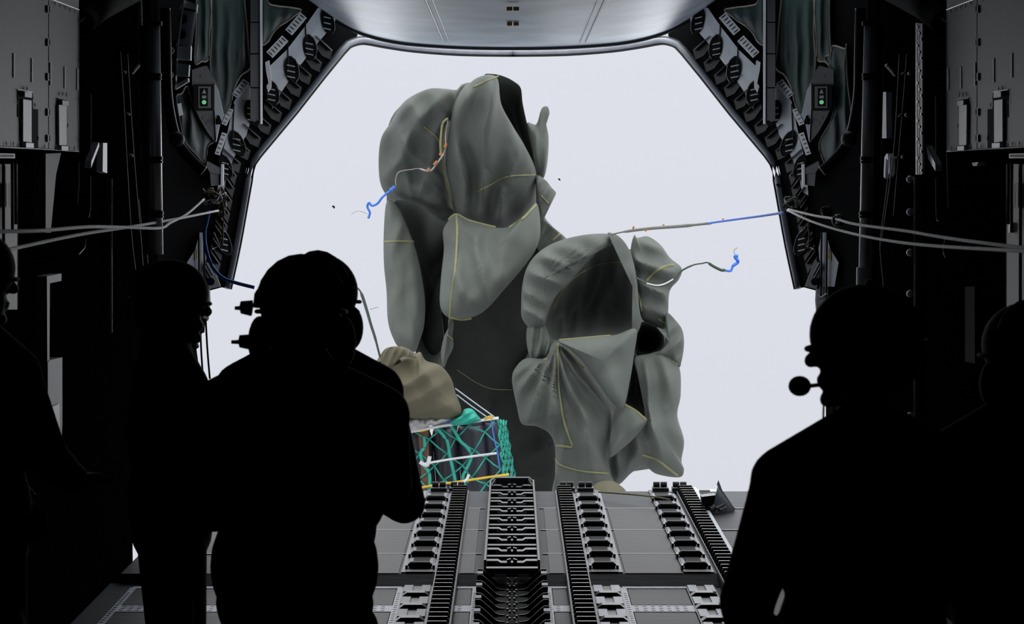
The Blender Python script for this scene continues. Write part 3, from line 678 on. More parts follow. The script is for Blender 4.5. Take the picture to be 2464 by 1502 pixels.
# ---- wall cabinets
def cabinet(s):
    nm = side_name[s]; X = s*1.9
    t = thing('wall_cabinet', 'grey riveted overhead cabinet panel box on the %s wall' % nm, 'cabinet', loc=WX(S(117, s) if s < 0 else 2353, 300, X))
    f = (lambda x: x) if s < 0 else (lambda x: 2468-x)
    hx = 117
    bA = [(-90, -70), (hx-1, -70), (hx-1, 357), (-90, 346)]; bB = [(hx+1, -3), (189, 23), (189, 363), (hx+1, 358)]; up = [(hx+1, -70), (189, -70), (189, 21), (hx+1, -5)]
    for p_, n_ in ((bA, 'door'), (bB, 'door'), (up, 'upper_panel')):
        part(MB().prism([WX(f(a), b, X) for a, b in p_], (s*.05, 0, 0)), n_, PANEL, t)
    part(MB().prism([WX(f(a), b, X+s*.06) for a, b in ((-90, -70), (190, -70), (190, 364), (-90, 350))], (s*.15, 0, 0)), 'carcass', BLK, t)
    e = MB()
    for pts in (((-90, 349), (hx, 359.5), (190, 365)), ((hx, -4), (190, 24)), ((190, 24), (190, 365)), ):
        e.tube([WX(f(a), b, X-s*.003) for a, b in pts], .0022, 6)
    part(e, 'bright_trim', CHROME, t, 'bright edge trim')
    for x, y0, y1 in ((34.5, 128, 187), (78, 140, 198), (123, 151, 205), (157, 160, 213), (187.5, 165, 217)):
        part(MB().prism([WX(f(a), b, X-s*.004) for a, b in ((x-1.5, y0), (x+1.5, y0), (x+1.5, y1), (x-1.5, y1))], (s*.006, 0, 0)), 'pale_stripe', STRIPE, t)
    for y in (22, 102, 185, 270, 333):
        part(MB().prism([WX(f(a), b, X-s*.006) for a, b in ((114, y-9), (120, y-9), (120, y+9), (114, y+9))], (s*.008, 0, 0)), 'hinge', CHAR, t)
        h = MB()
        for x in (114.5, 119.5): h.tube([WX(f(x), y-8, X-s*.007), WX(f(x), y+8, X-s*.007)], .0016, 6)
        part(h, 'hinge_pin', CHROME, t)
    for x, y in ((15, 345), (32, 346), (47, 348), (107, 352), (136, 352), (166, 356), (179, 357), (132, 8), (145, 13), (157, 17), (168, 22), (180, 27), (103, -2), (188, 48), (188, 144), (188, 238), (188, 335), (92, 332), (79, 235), (84, 252), (42, 245), (50, 290), (55, 212), (65, 213), (142, 225), (151, 226), (160, 227), (138, 300), (163, 302)):
        fz = MB().tube([WX(f(x), y-7, X-s*.004), WX(f(x), y, X-s*.006), WX(f(x), y+7, X-s*.004)], [.0004, .0028, .0004], 6)
        part(fz, 'fastener', CHROME, t)
    for rec, pl in ((((43, 216), (78, 222), (80, 262), (92, 263), (92, 358), (50, 355), (50, 283), (43, 282)), ((56, 239), (76, 242), (76, 343), (56, 340))),
                    (((138, 236), (162, 240), (162, 359), (139, 357)), ((142, 252), (161, 255), (161, 350), (143, 349)))):
        rc = part(MB().prism([WX(f(a), b, X-s*.003) for a, b in rec], (s*.006, 0, 0)), 'latch_recess', BLKM, t)
        part(MB().prism([WX(f(a), b, X-s*.012) for a, b in pl], (s*.01, 0, 0)), 'latch_plate', PLATE, t, 'pale lilac grey latch plate')
        x0, y0 = rec[0]; x1, y1 = rec[1]
        part(MB().tube([WX(f(x0), y0, X-s*.006), WX(f(x1), y1, X-s*.006), WX(f(x1), y1+12, X-s*.006)], .0022, 6), 'recess_trim', CHROME, t)
        part(MB().box(WX(f((x0+x1)/2+2), y0+12, X-s*.01), (.02, .12, .02)), 'latch_hook', GREY, t)
        xb = pl[2][0]; yb = pl[2][1]
        part(MB().box(WX(f(xb-10), yb+7, X-s*.01), (.02, .13, .018)), 'latch_foot', GREYL, t)
    return t
cabinet(-1); cabinet(1)

# ---- lower left rack, right rack
for s, x0, lab in ((-1, 0, 'left'), (1, 2424, 'right')):
    f = (lambda x: x) if s < 0 else (lambda x: 2464-x)
    t = thing('cable_rack', 'grey cabinet front with black cables at the %s picture edge, below the riveted cabinet' % lab, 'rack', loc=WX(f(20), 700, s*1.86))
    part(MB().prism([WX(f(a), b, s*1.9) for a, b in ((-60, 395), (43, 395), (43, 745), (-60, 745))], (s*.08, 0, 0)), 'front', mat('rack_grey_'+lab, (.20, .19, .18), .6), t)
    part(MB().prism([WX(f(a), b, s*1.88) for a, b in ((-40, 368), (36, 370), (36, 381), (-40, 380))], (s*.04, 0, 0)), 'connector_strip', GREY, t)
    cs = MB()
    for k in range(12): cs.prism([WX(f(-4+k*3.3), 372, s*1.875), WX(f(-2.6+k*3.3), 372, s*1.875), WX(f(-2.6+k*3.3), 378, s*1.875), WX(f(-4+k*3.3), 378, s*1.875)], (s*.006, 0, 0))
    part(cs, 'connector_pins', CHAR, t)
    for a, y1 in ((8, 900), (29, 560), (37, 540)): part(MB().tube([WX(f(a), 385, s*1.87), WX(f(a+1), min(y1, 745), s*1.87)], .006, 8), 'cable', BLK, t)
    for a, b, c in ((43, 395, 745), (12, 400, 440), (27, 405, 520)): part(MB().tube([WX(f(a), b, s*1.865), WX(f(a), c, s*1.865)], .002, 6), 'bright_edge', GREYL, t)
    part(MB().prism([WX(f(a), b, s*1.885) for a, b in ((13, 440), (24, 440), (24, 500), (13, 500))], (s*.01, 0, 0)), 'inset_door', PLATE, t)
    if s > 0: part(MB().prism([WX(f(a), b, s*1.885) for a, b in ((31, 535), (38, 535), (38, 560), (31, 560))], (s*.01, 0, 0)), 'white_label', WHITE, t)
t = thing('locker_column', 'narrow grey locker column with a louvre low on the left wall', 'locker', loc=WX(135, 1180, -1.96))
LK = mat('locker_grey', (.20, .21, .23), .6)
for poly in (((110, 370), (147, 368), (135, 420), (122, 560), (110, 560)), ((113, 665), (148, 658), (148, 676), (120, 682), (119, 870), (114, 870)), ((115, 868), (150, 860), (150, 1020), (147, 1090), (128, 1130), (122, 1085), (116, 1080))):
    part(MB().prism([WX(a, b, -1.95) for a, b in poly], (-.05, 0, 0)), 'face', LK, t)
part(MB().prism([WX(a, b, -1.94) for a, b in ((124, 980), (143, 972), (144, 1085), (126, 1088))], (-.01, 0, 0)), 'hatch', GREY, t)
lv = MB()
for k in range(6): lv.prism([WX(a, b, -1.93) for a, b in ((128, 1042+k*7), (139, 1040+k*7), (139, 1044+k*7), (128, 1046+k*7))], (-.01, 0, 0))
part(lv, 'louvre', BLKM, t)
part(MB().prism([WX(a, b, -1.935) for a, b in ((126, 1037), (141, 1034), (142, 1083), (127, 1086))], (-.004, 0, 0)), 'louvre_frame', WHITE, t)
wallpoly('torn_placard', 'faint grey placard strip with dark marks on the right wall', 'placard', [((2322, 690), (2345, 690), (2346, 875), (2322, 870))], mat('placard_grey', (.02, .02, .02), .9, spec=.05), 1, X=1.9)
wallpoly('wall_buckle', 'small pale folded bracket above the far right crew member', 'bracket', [((2338, 392), (2354, 390), (2350, 399), (2342, 400))], GREYL, 1, X=1.95)

# =====================================================================  ROPES AND STRAPS
cable('white_rope', 'upper white rope sagging across the left side to the knot', 'rope', [(-40, 557), (0, 557), (100, 555), (210, 546), (300, 547), (385, 549), (410, 536), (450, 515), (490, 480)], ROPE, [6.5, 6.6, 7, 7.8, 8.6, 9.4, 10, 11, 11.9], .0065)
cable('white_rope', 'lower white rope rising across the left side to the frame', 'rope', [(-40, 615), (0, 607), (60, 592), (200, 563), (320, 545), (430, 526), (525, 507)], ROPE, [6.5, 6.6, 7, 8, 9, 10.5, 12.2], .0065)
cable('white_rope', 'upper white rope running from the right knot to the picture edge', 'rope', [(1897, 504), (1960, 519), (2010, 527), (2060, 540), (2180, 556), (2280, 573), (2464, 597), (2520, 603)], ROPE, [12.2, 11.2, 10.4, 9.7, 8.6, 7.8, 6.6, 6.4], .0065)
cable('white_rope', 'lower white rope running from the right knot to the picture edge', 'rope', [(1895, 506), (1950, 532), (2030, 557), (2130, 578), (2250, 592), (2464, 604), (2520, 606)], ROPE, [12.2, 11.2, 10.2, 9, 7.9, 6.4, 6.2], .0065)
def tangle(cx, cy, Y, lab, w=26, h=22, n=9, seed=1):
    rnd = random.Random(seed)
    t = thing('rope_knot', lab, 'knot', loc=P(cx, cy, Y))
    for k in range(n):
        pts = [(cx+rnd.uniform(-w, w), cy+rnd.uniform(-h, h)) for _ in range(7)]
        part(MB().tube(path(pts, [Y+rnd.uniform(-.06, .06) for _ in pts], 4), .004 if k < n-3 else .007, 6), 'cord_loop', (OLIVE, ROPE, CHAR, OLIVE, GREYL)[k % 5], t, smooth=True)
    part(MB().ball(P(cx, cy+4, Y), (.035, .03, .03)), 'shackle', BLK, t)
tangle(508, 472, 12.2, 'messy olive and white rope knot on the left frame', 20, 20, 11, 3)
tangle(1905, 492, 12.4, 'messy olive rope knot on the right frame', 20, 18, 10, 5)
tangle(532, 490, 12.3, 'bright metal shackles just right of the left rope knot', 12, 30, 6, 8)
tangle(1990, 505, 11.3, 'small bright shackle on the upper right rope', 14, 6, 5, 11)
tangle(2017, 527, 10.4, 'tiny bright knot where the upper right rope is tied', 5, 10, 4, 12)
for s, x, y in ((-1, 555, 560), (1, 1945, 570)):
    cable('frayed_rope', 'frayed cord hanging down inside the %s frame' % side_name[s], 'cord', [(x-18*(s < 0), y-30), (x-22*(s < 0)+3, y), (x-20*(s < 0), y+30)], OLIVE, 12.6, .006)
cable('blue_strap', 'bright blue strap hanging from the left knot to the crew member with the headset', 'strap', [(503, 506), (497, 535), (492, 560), (496, 600), (510, 640), (535, 668), (565, 680), (612, 692)], BLUE, 12.0, .0105)
cable('hanging_rope', 'left one of two dark green cords hanging below the left frame', 'cord', [(482, 768), (484, 840), (489, 915)], GCORD, 12.6, .006, 'dark green hanging cords')
cable('hanging_rope', 'right one of two dark green cords hanging below the left frame', 'cord', [(494, 750), (499, 840), (505, 912)], GCORD, 12.6, .006, 'dark green hanging cords')
ys = thing('static_line', 'taut strap from the right parachute to the right knot, grey green then blue', 'strap', loc=P(1690, 538, 14.5))
part(MB().tube(path([(1470, 565), (1500, 558), (1560, 550), (1640, 544), (1710, 537)], [20, 19, 17.5, 16, 14.8]), [.008]*6+[.014]*11+[.01]*4, 8), 'grey_webbing', GWEB, ys, smooth=True)
part(MB().tube(path([(1705, 537), (1770, 528), (1830, 520), (1890, 511)], [14.8, 14, 13.2, 12.4]), .008, 8), 'blue_webbing', BLUE, ys, 'blue strap end', smooth=True)
for a, b in ((1525, 549), (1555, 553), (1597, 544), (1740, 530)):
    part(MB().tube([P(a, b-4, 17), P(a-2, b+4, 17)], .008, 6), 'orange_tie', ORNG, ys)
ls = thing('green_static_line', 'dark green strap from the crew member with the headset to the tan bag', 'strap', loc=P(880, 740, 15))
part(MB().tube(path([(855, 690), (868, 703), (882, 745), (892, 780), (903, 815), (914, 858)], [14, 14.5, 15.5, 16.5, 17.5, 19]), [.006]*6+[.012]*15+[.01]*5, 8), 'webbing', GCORD, ls, smooth=True)
part(MB().tube(path([(890, 745), (900, 742), (910, 739)], 16), .002, 5), 'loose_thread', GWEB, ls)

# =====================================================================  PARACHUTES
class Lobe:
    def __init__(s, outline, c, Y, front, back=.25, folds=(), tilt=(0, 0), K=26, n=7, seed=0, sharp=2.0):
        s.o = cr_closed([Vector((a, b, 0)) for a, b in outline], n); s.c = Vector((*c, 0)); s.Y = Y; s.fr = front; s.bk = back
        s.folds = folds; s.tilt = tilt; s.K = K; s.seed = seed; s.sharp = sharp
    def yy(s, p, r):
        d = p - s.c
        Y = s.Y + s.tilt[0]*d.x*.0042 + s.tilt[1]*d.y*.0042
        h = s.fr*(1-r**s.sharp)**.6 if s.fr >= 0 else s.fr*(1-r*r)
        w = 0
        nz = noise.noise(Vector((p.x*.006, p.y*.006, s.seed)))
        for fd in s.folds:
            if fd[0] == 'r':
                _, cx, cy, n, amp = fd; a = math.atan2(p.y-cy, p.x-cx); dist = math.hypot(p.x-cx, p.y-cy)
                q = math.sin(a*n + 1.2*nz); w += amp*(1-abs(q)**1.3)*min(1, dist/60)*(.6+.8*noise.noise(Vector((a*3, dist*.005, s.seed+3))))
            else:
                ang, wl, amp = fd; a = math.radians(ang)
                u = p.x*math.cos(a)+p.y*math.sin(a); v = -p.x*math.sin(a)+p.y*math.cos(a)
                k = noise.noise(Vector((u*.01, v*.003, s.seed+7)))
                q = math.sin(math.pi*u/wl + 2.5*nz + 1.2*k); w += amp*(1-abs(q)**1.3)*(.35+1.1*abs(noise.noise(Vector((u*.012, v*.006, s.seed+1)))))
        w *= 1.5
        w += .11*noise.noise(Vector((p.x*.012, p.y*.009, s.seed+5))) + .03*noise.noise(Vector((p.x*.035, p.y*.02, s.seed+9)))
        return Y - h - w*(1-r**6)
    def radius(s, px, py):
        p = Vector((px, py, 0)); d = p-s.c
        if d.length < 1e-6: return 0
        best = None; n = len(s.o)
        for i in range(n):
            a = s.o[i]-s.c; b = s.o[(i+1) % n]-s.c; e = b-a
            den = d.x*e.y-d.y*e.x
            if abs(den) < 1e-9: continue
            t = (a.x*e.y-a.y*e.x)/den; u = (a.x*d.y-a.y*d.x)/den
            if t > 0 and -1e-6 <= u <= 1+1e-6: best = t if best is None else max(best, t)
        return min(1, 1/best) if best else 1
    def mesh(s, mb):
        n = len(s.o)
        for back in (0, 1):
            vs = []
            for j in range(s.K+1):
                r = math.sin(j/s.K*math.pi/2)
                for p in (s.o if j else [s.o[0]]):
                    q = s.c+(p-s.c)*r; y = s.yy(q, r)
                    if back:
                        base = s.yy(q, r) if s.fr < 0 else s.Y+s.tilt[0]*(q.x-s.c.x)*.0042+s.tilt[1]*(q.y-s.c.y)*.0042
                        y = max(base + s.bk*math.sqrt(max(0, 1-r*r)), y) + .004
                    vs.append(P(q.x, q.y, y))
            fs = [[0, 1+i, 1+(i+1) % n] for i in range(n)]
            for j in range(s.K-1):
                for i in range(n): fs.append([1+j*n+i, 1+(j+1)*n+i, 1+(j+1)*n+(i+1) % n, 1+j*n+(i+1) % n])
            mb.add(vs, fs)
            if back == 0: a0 = len(mb.v)-n
        b0 = len(mb.v)-n
        mb.f += [[a0+i, a0+(i+1) % n, b0+(i+1) % n, b0+i] for i in range(n)]
        return mb
    def on(s, pts, lift=.012, n=6):
        out = []
        for p in cr_open([Vector((a, b, 0)) for a, b in pts], n):
            r = s.radius(p.x, p.y); out.append(P(p.x, p.y, s.yy(p, r)-lift))
        return out

def chute(name, lab, base, lobes, tapes):
    t = thing(name, lab, 'parachute', loc=base)
    made = {}
    for key, L, m, nm_, plab in lobes:
        made[key] = L; part(L.mesh(MB()), nm_, m, t, plab, smooth=True)
    for key, pts, w in tapes:
        part(MB().tube(made[key].on(pts), w, 8, flat=.35, flatdir=(0, 1, 0)), 'seam_tape', TAPE, t, smooth=True)
    return t
A1 = Lobe([(915, 440), (911, 380), (918, 330), (940, 295), (958, 262), (985, 235), (1030, 214), (1065, 213), (1090, 218), (1100, 240), (1082, 290), (1072, 350), (1075, 420), (1088, 480), (1098, 525), (1070, 548), (1040, 525), (1010, 500), (965, 488), (935, 475)], (1000, 380), 22.4, .42, .4, [(35, 90, .22), (-50, 70, .12), ('r', 1000, 500, 5, .07)], seed=1, tilt=(0, 1.3))
A2 = Lobe([(1078, 330), (1090, 260), (1112, 215), (1130, 200), (1150, 186), (1178, 180), (1198, 192), (1206, 250), (1232, 300), (1262, 350), (1288, 405), (1292, 450), (1288, 495), (1262, 525), (1225, 550), (1180, 546), (1130, 531), (1100, 518), (1085, 460), (1072, 400)], (1165, 400), 22.2, .5, .4, [(2, 62, .26), (12, 95, .14)], seed=4, tilt=(.1, 1.3))
A2b = Lobe([(1165, 182), (1185, 178), (1210, 183), (1235, 195), (1253, 212), (1258, 250), (1270, 305), (1284, 360), (1298, 430), (1285, 440), (1258, 400), (1222, 330), (1195, 270), (1180, 220)], (1236, 280), 22.35, -.8, .03, [(80, 60, .04)], seed=14, tilt=(.4, .4), sharp=2)
A3 = Lobe([(1098, 515), (1130, 531), (1190, 547), (1225, 545), (1260, 520), (1290, 488), (1300, 540), (1294, 590), (1262, 640), (1215, 695), (1180, 735), (1150, 758), (1110, 768), (1080, 764), (1064, 750), (1058, 722), (1062, 660), (1068, 600), (1066, 555), (1082, 528)], (1170, 630), 21.5, .40, .35, [(4, 75, .13), (-20, 130, .06)], seed=8, tilt=(0, -.7))
A4 = Lobe([(928, 495), (940, 482), (962, 505), (982, 550), (1000, 600), (1014, 660), (1022, 720), (1021, 780), (1010, 820), (996, 848), (962, 838), (945, 812), (933, 770), (930, 700), (924, 640), (923, 570)], (974, 680), 22.0, .22, .25, [(8, 55, .07)], seed=11, tilt=(0, -.5))
A5 = Lobe([(950, 485), (1000, 490), (1060, 530), (1095, 540), (1075, 640), (1062, 740), (1066, 780), (1070, 870), (1042, 900), (1010, 870), (1000, 840), (1020, 760), (1010, 680), (990, 600), (965, 530)], (1045, 700), 22.7, -.9, .03, [(10, 80, .16)], seed=13, tilt=(0, .2))
A6 = Lobe([(1268, 297), (1290, 299), (1300, 270), (1306, 258), (1318, 257), (1322, 275), (1313, 288), (1320, 330), (1318, 385), (1310, 425), (1298, 430), (1288, 400), (1278, 350)], (1300, 345), 22.5, .12, .15, [(0, 30, .07)], seed=17)
A7 = Lobe([(1290, 425), (1312, 433), (1326, 450), (1338, 466), (1322, 484), (1310, 518), (1330, 545), (1366, 580), (1345, 615), (1300, 610), (1285, 560), (1290, 490)], (1307, 530), 22.3, .15, .2, [(30, 28, .10)], seed=19)
A8 = Lobe([(1080, 768), (1092, 774), (1089, 805), (1091, 835), (1078, 862), (1068, 885), (1061, 850), (1068, 812), (1078, 790)], (1078, 822), 21.4, .07, .08, [(5, 20, .04)], seed=21)
A0 = Lobe([(935, 300), (1000, 232), (1090, 225), (1180, 200), (1240, 215), (1265, 320), (1290, 430), (1300, 560), (1270, 640), (1180, 740), (1085, 780), (1020, 820), (960, 800), (940, 640), (930, 460)], (1110, 480), 24.4, .1, .4, [(5, 90, .06)], seed=24, tilt=(0, .3))
A9 = Lobe([(1040, 222), (1070, 214), (1098, 216), (1110, 204), (1132, 200), (1120, 230), (1098, 262), (1084, 292), (1066, 262), (1056, 240)], (1085, 238), 21.85, .09, .1, [(15, 22, .12)], seed=23)
chute('parachute', 'tall crumpled grey green parachute, the left one tumbling in the sky', P(1170, 850, 22),
      [('A0', A0, CLOTH, 'rear_canopy', None), ('A1', A1, CLOTH, 'canopy_panel', None), ('A2', A2, CLOTH, 'canopy_panel', None), ('A2b', A2b, CLOTH, 'inner_fold', 'dark inner fold'), ('A3', A3, CLOTH, 'canopy_panel', None), ('A4', A4, CLOTH, 'canopy_panel', None),
       ('A5', A5, CLOTH, 'inner_fold', 'dark inner fold'), ('A6', A6, CLOTH, 'canopy_panel', None), ('A7', A7, CLOTH, 'canopy_panel', None), ('A8', A8, CLOTH, 'canopy_panel', None), ('A9', A9, CLOTH, 'gathered_fold', None)],
      [('A2', [(1075, 300), (1068, 330), (1066, 400), (1080, 460), (1098, 520)], .011), ('A3', [(1098, 515), (1100, 560), (1096, 640), (1086, 720), (1082, 766)], .012),
       ('A3', [(1080, 530), (1098, 517), (1130, 532), (1192, 548)], .016), ('A3', [(1225, 548), (1260, 524), (1290, 492)], .014), ('A3', [(1084, 763), (1110, 768), (1135, 765)], .016),
       ('A4', [(924, 582), (960, 581), (996, 582)], .012), ('A2', [(1138, 210), (1170, 195), (1200, 183)], .009), ('A2', [(1145, 462), (1180, 445), (1220, 425), (1290, 421)], .008),
       ('A7', [(1302, 470), (1320, 490)], .008), ('A7', [(1330, 578), (1348, 562)], .01), ('A8', [(1076, 806), (1090, 818)], .008), ('A1', [(1020, 305), (1050, 330), (1064, 360)], .007)])
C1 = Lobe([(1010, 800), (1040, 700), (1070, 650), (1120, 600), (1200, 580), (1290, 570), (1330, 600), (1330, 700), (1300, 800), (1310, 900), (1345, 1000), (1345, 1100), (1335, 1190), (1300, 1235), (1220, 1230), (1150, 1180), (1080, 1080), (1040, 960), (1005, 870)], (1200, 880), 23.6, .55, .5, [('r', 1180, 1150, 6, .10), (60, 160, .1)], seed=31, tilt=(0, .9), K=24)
chute('shaded_parachute', 'dark shaded parachute mass hanging behind the load between the two lighter ones', P(1200, 1180, 23.5),
      [('C1', C1, CLOTH_SHADE, 'canopy_panel', None)], [('C1', [(1100, 890), (1145, 920), (1185, 936), (1235, 938)], .003)])
B1 = Lobe([(1254, 735), (1257, 685), (1270, 640), (1300, 604), (1345, 580), (1400, 566), (1450, 562), (1480, 567), (1468, 590), (1440, 605), (1405, 640), (1370, 680), (1340, 710), (1322, 745), (1308, 790), (1290, 795), (1272, 788), (1256, 765)], (1310, 672), 20.7, .18, .25, [(-48, 48, .10)], seed=41, K=16)
B1c = Lobe([(1300, 782), (1320, 735), (1345, 695), (1385, 650), (1425, 598), (1455, 568), (1482, 568), (1508, 600), (1524, 645), (1532, 720), (1538, 790), (1500, 812), (1420, 815), (1345, 820), (1312, 805)], (1435, 715), 20.9, -1.1, .03, [(2, 60, .2)], seed=43, K=26, tilt=(0, .1))
B1r = Lobe([(1462, 562), (1485, 566), (1508, 590), (1524, 630), (1533, 680), (1538, 740), (1543, 775), (1532, 805), (1520, 815), (1528, 770), (1524, 710), (1512, 650), (1492, 600)], (1524, 690), 20.6, .08, .1, [], seed=44)
B1r.c = Vector((1522, 690, 0))
B2 = Lobe([(1270, 785), (1290, 778), (1310, 782), (1332, 832), (1326, 858), (1296, 866), (1276, 860), (1267, 822)], (1298, 824), 20.75, .14, .15, [(5, 22, .09)], seed=46)
B3 = Lobe([(1328, 815), (1345, 820), (1400, 813), (1480, 806), (1530, 792), (1526, 850), (1516, 915), (1500, 980), (1472, 968), (1435, 915), (1395, 862), (1350, 828)], (1455, 870), 20.3, .22, .2, [(20, 110, .05)], seed=48, tilt=(0, -.2))
B4 = Lobe([(1324, 832), (1345, 820), (1375, 850), (1410, 895), (1450, 950), (1472, 990), (1472, 1060), (1462, 1095), (1470, 1140), (1480, 1200), (1340, 1200), (1336, 1140), (1335, 1075), (1320, 1042), (1290, 1026), (1256, 1020), (1244, 980), (1232, 912), (1244, 880), (1268, 862), (1310, 862)], (1375, 985), 20.6, .28, .3, [('r', 1338, 825, 10, .16), (-15, 60, .05)], seed=50, K=24)
B5 = Lobe([(1528, 862), (1560, 852), (1600, 846), (1634, 882), (1638, 950), (1630, 1000), (1646, 1060), (1640, 1108), (1646, 1132), (1634, 1149), (1580, 1141), (1550, 1122), (1520, 1138), (1490, 1166), (1468, 1162), (1464, 1100), (1490, 1050), (1530, 1030), (1552, 1010), (1546, 960), (1535, 905)], (1568, 1010), 20.9, .3, .25, [(-8, 62, .12), (35, 90, .06)], seed=53)
B6 = Lobe([(1500, 972), (1530, 990), (1557, 1012), (1530, 1050), (1500, 1078), (1472, 1100), (1464, 1090), (1474, 1010), (1484, 980)], (1500, 1030), 20.4, .07, .08, [(40, 50, .03)], seed=55)
B7 = Lobe([(1518, 602), (1526, 566), (1534, 572), (1560, 569), (1590, 590), (1612, 620), (1640, 645), (1634, 672), (1612, 700), (1608, 750), (1605, 795), (1575, 785), (1545, 768), (1535, 720), (1530, 660)], (1568, 680), 21.1, .2, .2, [(-60, 60, .10)], seed=57)
B8 = Lobe([(1528, 855), (1530, 800), (1545, 775), (1580, 785), (1598, 812), (1594, 842), (1566, 858)], (1558, 818), 20.95, -1.1, .03, [], seed=59)
B9 = Lobe([(1603, 752), (1625, 770), (1642, 795), (1646, 830), (1640, 870), (1632, 885), (1600, 868), (1570, 862), (1592, 845), (1600, 812), (1580, 788), (1600, 790)], (1612, 825), 20.9, .12, .15, [(50, 40, .06)], seed=61)
B0 = Lobe([(1300, 620), (1400, 585), (1500, 600), (1560, 600), (1600, 680), (1600, 780), (1625, 850), (1620, 960), (1630, 1080), (1600, 1120), (1500, 1140), (1400, 1180), (1345, 1150), (1330, 1040), (1260, 1000), (1250, 900), (1290, 800), (1275, 700)], (1440, 880), 23.0, .12, .3, [(5, 80, .05)], seed=65)
B10 = Lobe([(1515, 860), (1545, 850), (1552, 900), (1548, 960), (1556, 1010), (1530, 995), (1503, 975), (1512, 920)], (1530, 930), 21.2, -.5, .03, [(5, 30, .04)], seed=63, tilt=(.3, .3))
chute('parachute', 'shorter crumpled grey green parachute with an open mouth, the right one nearest the ramp', P(1400, 1180, 20.6),
      [('B0', B0, CLOTH, 'rear_canopy', None), ('B1c', B1c, CLOTH, 'inner_fold', 'dark hollow mouth of the canopy'), ('B1', B1, CLOTH, 'canopy_panel', None), ('B1r', B1r, CLOTH, 'rim_fold', None), ('B2', B2, CLOTH, 'gathered_fold', None), ('B3', B3, CLOTH, 'canopy_panel', None), ('B4', B4, CLOTH, 'canopy_panel', None),
       ('B5', B5, CLOTH, 'canopy_panel', None), ('B6', B6, CLOTH, 'triangular_flap', None), ('B7', B7, CLOTH, 'canopy_panel', None), ('B8', B8, CLOTH, 'inner_fold', 'dark round hollow'), ('B9', B9, CLOTH, 'canopy_panel', None), ('B10', B10, CLOTH, 'inner_fold', 'dark inner fold')],
      [('B4', [(1343, 826), (1343, 880), (1345, 940), (1356, 1010), (1378, 1075)], .012), ('B3', [(1345, 819), (1400, 814), (1470, 808)], .011), ('B4', [(1338, 1072), (1378, 1077)], .012),
       ('B4', [(1336, 1105), (1350, 1120), (1400, 1134), (1465, 1140)], .009), ('B4', [(1352, 824), (1385, 862), (1405, 885)], .010), ('B6', [(1502, 974), (1530, 990), (1555, 1012)], .014),
       ('B7', [(1556, 676), (1575, 655), (1600, 642), (1622, 638)], .014), ('B7', [(1532, 695), (1540, 720), (1545, 750)], .010), ('B5', [(1545, 1094), (1580, 1106), (1605, 1125), (1632, 1146)], .013),
       ('B1c', [(1332, 745), (1360, 690), (1410, 650), (1460, 632), (1515, 632)], .006), ('B2', [(1284, 784), (1305, 783)], .011), ('B9', [(1602, 860), (1630, 878)], .012), ('B7', [(1585, 768), (1600, 780), (1606, 795)], .010), ('B4', [(1308, 866), (1318, 865)], .012)])
# ripcords
rc1 = thing('frayed_line', 'frayed orange and white cord with a blue end trailing from the left parachute', 'cord', loc=P(1000, 410, 21.3))
part(MB().tube(path([(1078, 285), (1066, 296), (1062, 320), (1060, 350), (1062, 375)], 21.2), .012, 8), 'olive_tape', TAPE, rc1)
part(MB().tube(path([(1078, 290), (1072, 325), (1072, 352), (1066, 372), (1050, 395), (1034, 412), (1008, 406), (990, 408), (960, 414), (952, 432), (952, 448), (945, 457)], 21.15), [.004]*15+[.009]*15+[.004]*26, 8), 'cord', GREYR, rc1)
for a, b, c, d in ((1074, 345, 1071, 355), (1062, 366, 1059, 374), (1052, 388, 1044, 397), (1034, 405, 1030, 410)): part(MB().tube([P(a, b, 21.12), P(c, d, 21.12)], .014, 8), 'orange_wrap', ORNG, rc1)
part(MB().tube(path([(950, 450), (935, 462), (920, 475), (908, 490), (895, 495), (888, 488), (884, 498), (890, 512), (886, 526)], 21.15), [.02, .018, .015, .02, .01, .008]+[.012]*35, 8), 'blue_end', BLUE, rc1, 'crumpled blue end')
part(MB().tube(path([(885, 515), (862, 508), (845, 516)], 21.2), .002, 5), 'loose_thread', GWEB, rc1)
rc2 = thing('frayed_line', 'dark frayed cord with a blue end trailing from the right parachute', 'cord', loc=P(1640, 650, 20.2))
part(MB().tube(path([(1530, 668), (1552, 680), (1575, 688), (1600, 686), (1622, 672), (1640, 652), (1668, 638), (1690, 634), (1702, 632), (1715, 640), (1735, 650), (1745, 650)], 20.0), [.009]*30+[.007]*12+[.014]*14, 8), 'cord', GCORD, rc2)
part(MB().tube(path([(1556, 682), (1580, 687), (1600, 683), (1620, 672)], 19.96), .007, 6), 'white_thread', WSTR, rc2)
part(MB().tube(path([(1742, 650), (1758, 652), (1764, 640), (1776, 630), (1768, 618), (1776, 616)], 20.0), [.012]*10+[.016]*16, 8), 'blue_end', BLUE, rc2, 'crumpled blue end')
part(MB().tube(path([(1770, 616), (1766, 604), (1774, 596)], 20.0), .003, 5), 'loose_thread', GWEB, rc2)
for k, (a, b, r, lab) in enumerate(((802, 497, .012, 'tiny black scrap flying left of the tall parachute'), (1345, 431, .009, 'tiny dark scrap flying right of the tall parachute'), (1873, 445, .014, 'small dark scrap flying by the right frame'))):
    tag(MB().ball(P(a, b, 18 if a < 1800 else 13), (r, r*.5, r*.7), 8, 5).ball(P(a+2, b+2, 18 if a < 1800 else 13), (r*.6, r*.4, r), 8, 5).build('flying_scrap', BLKM), lab, 'scrap')

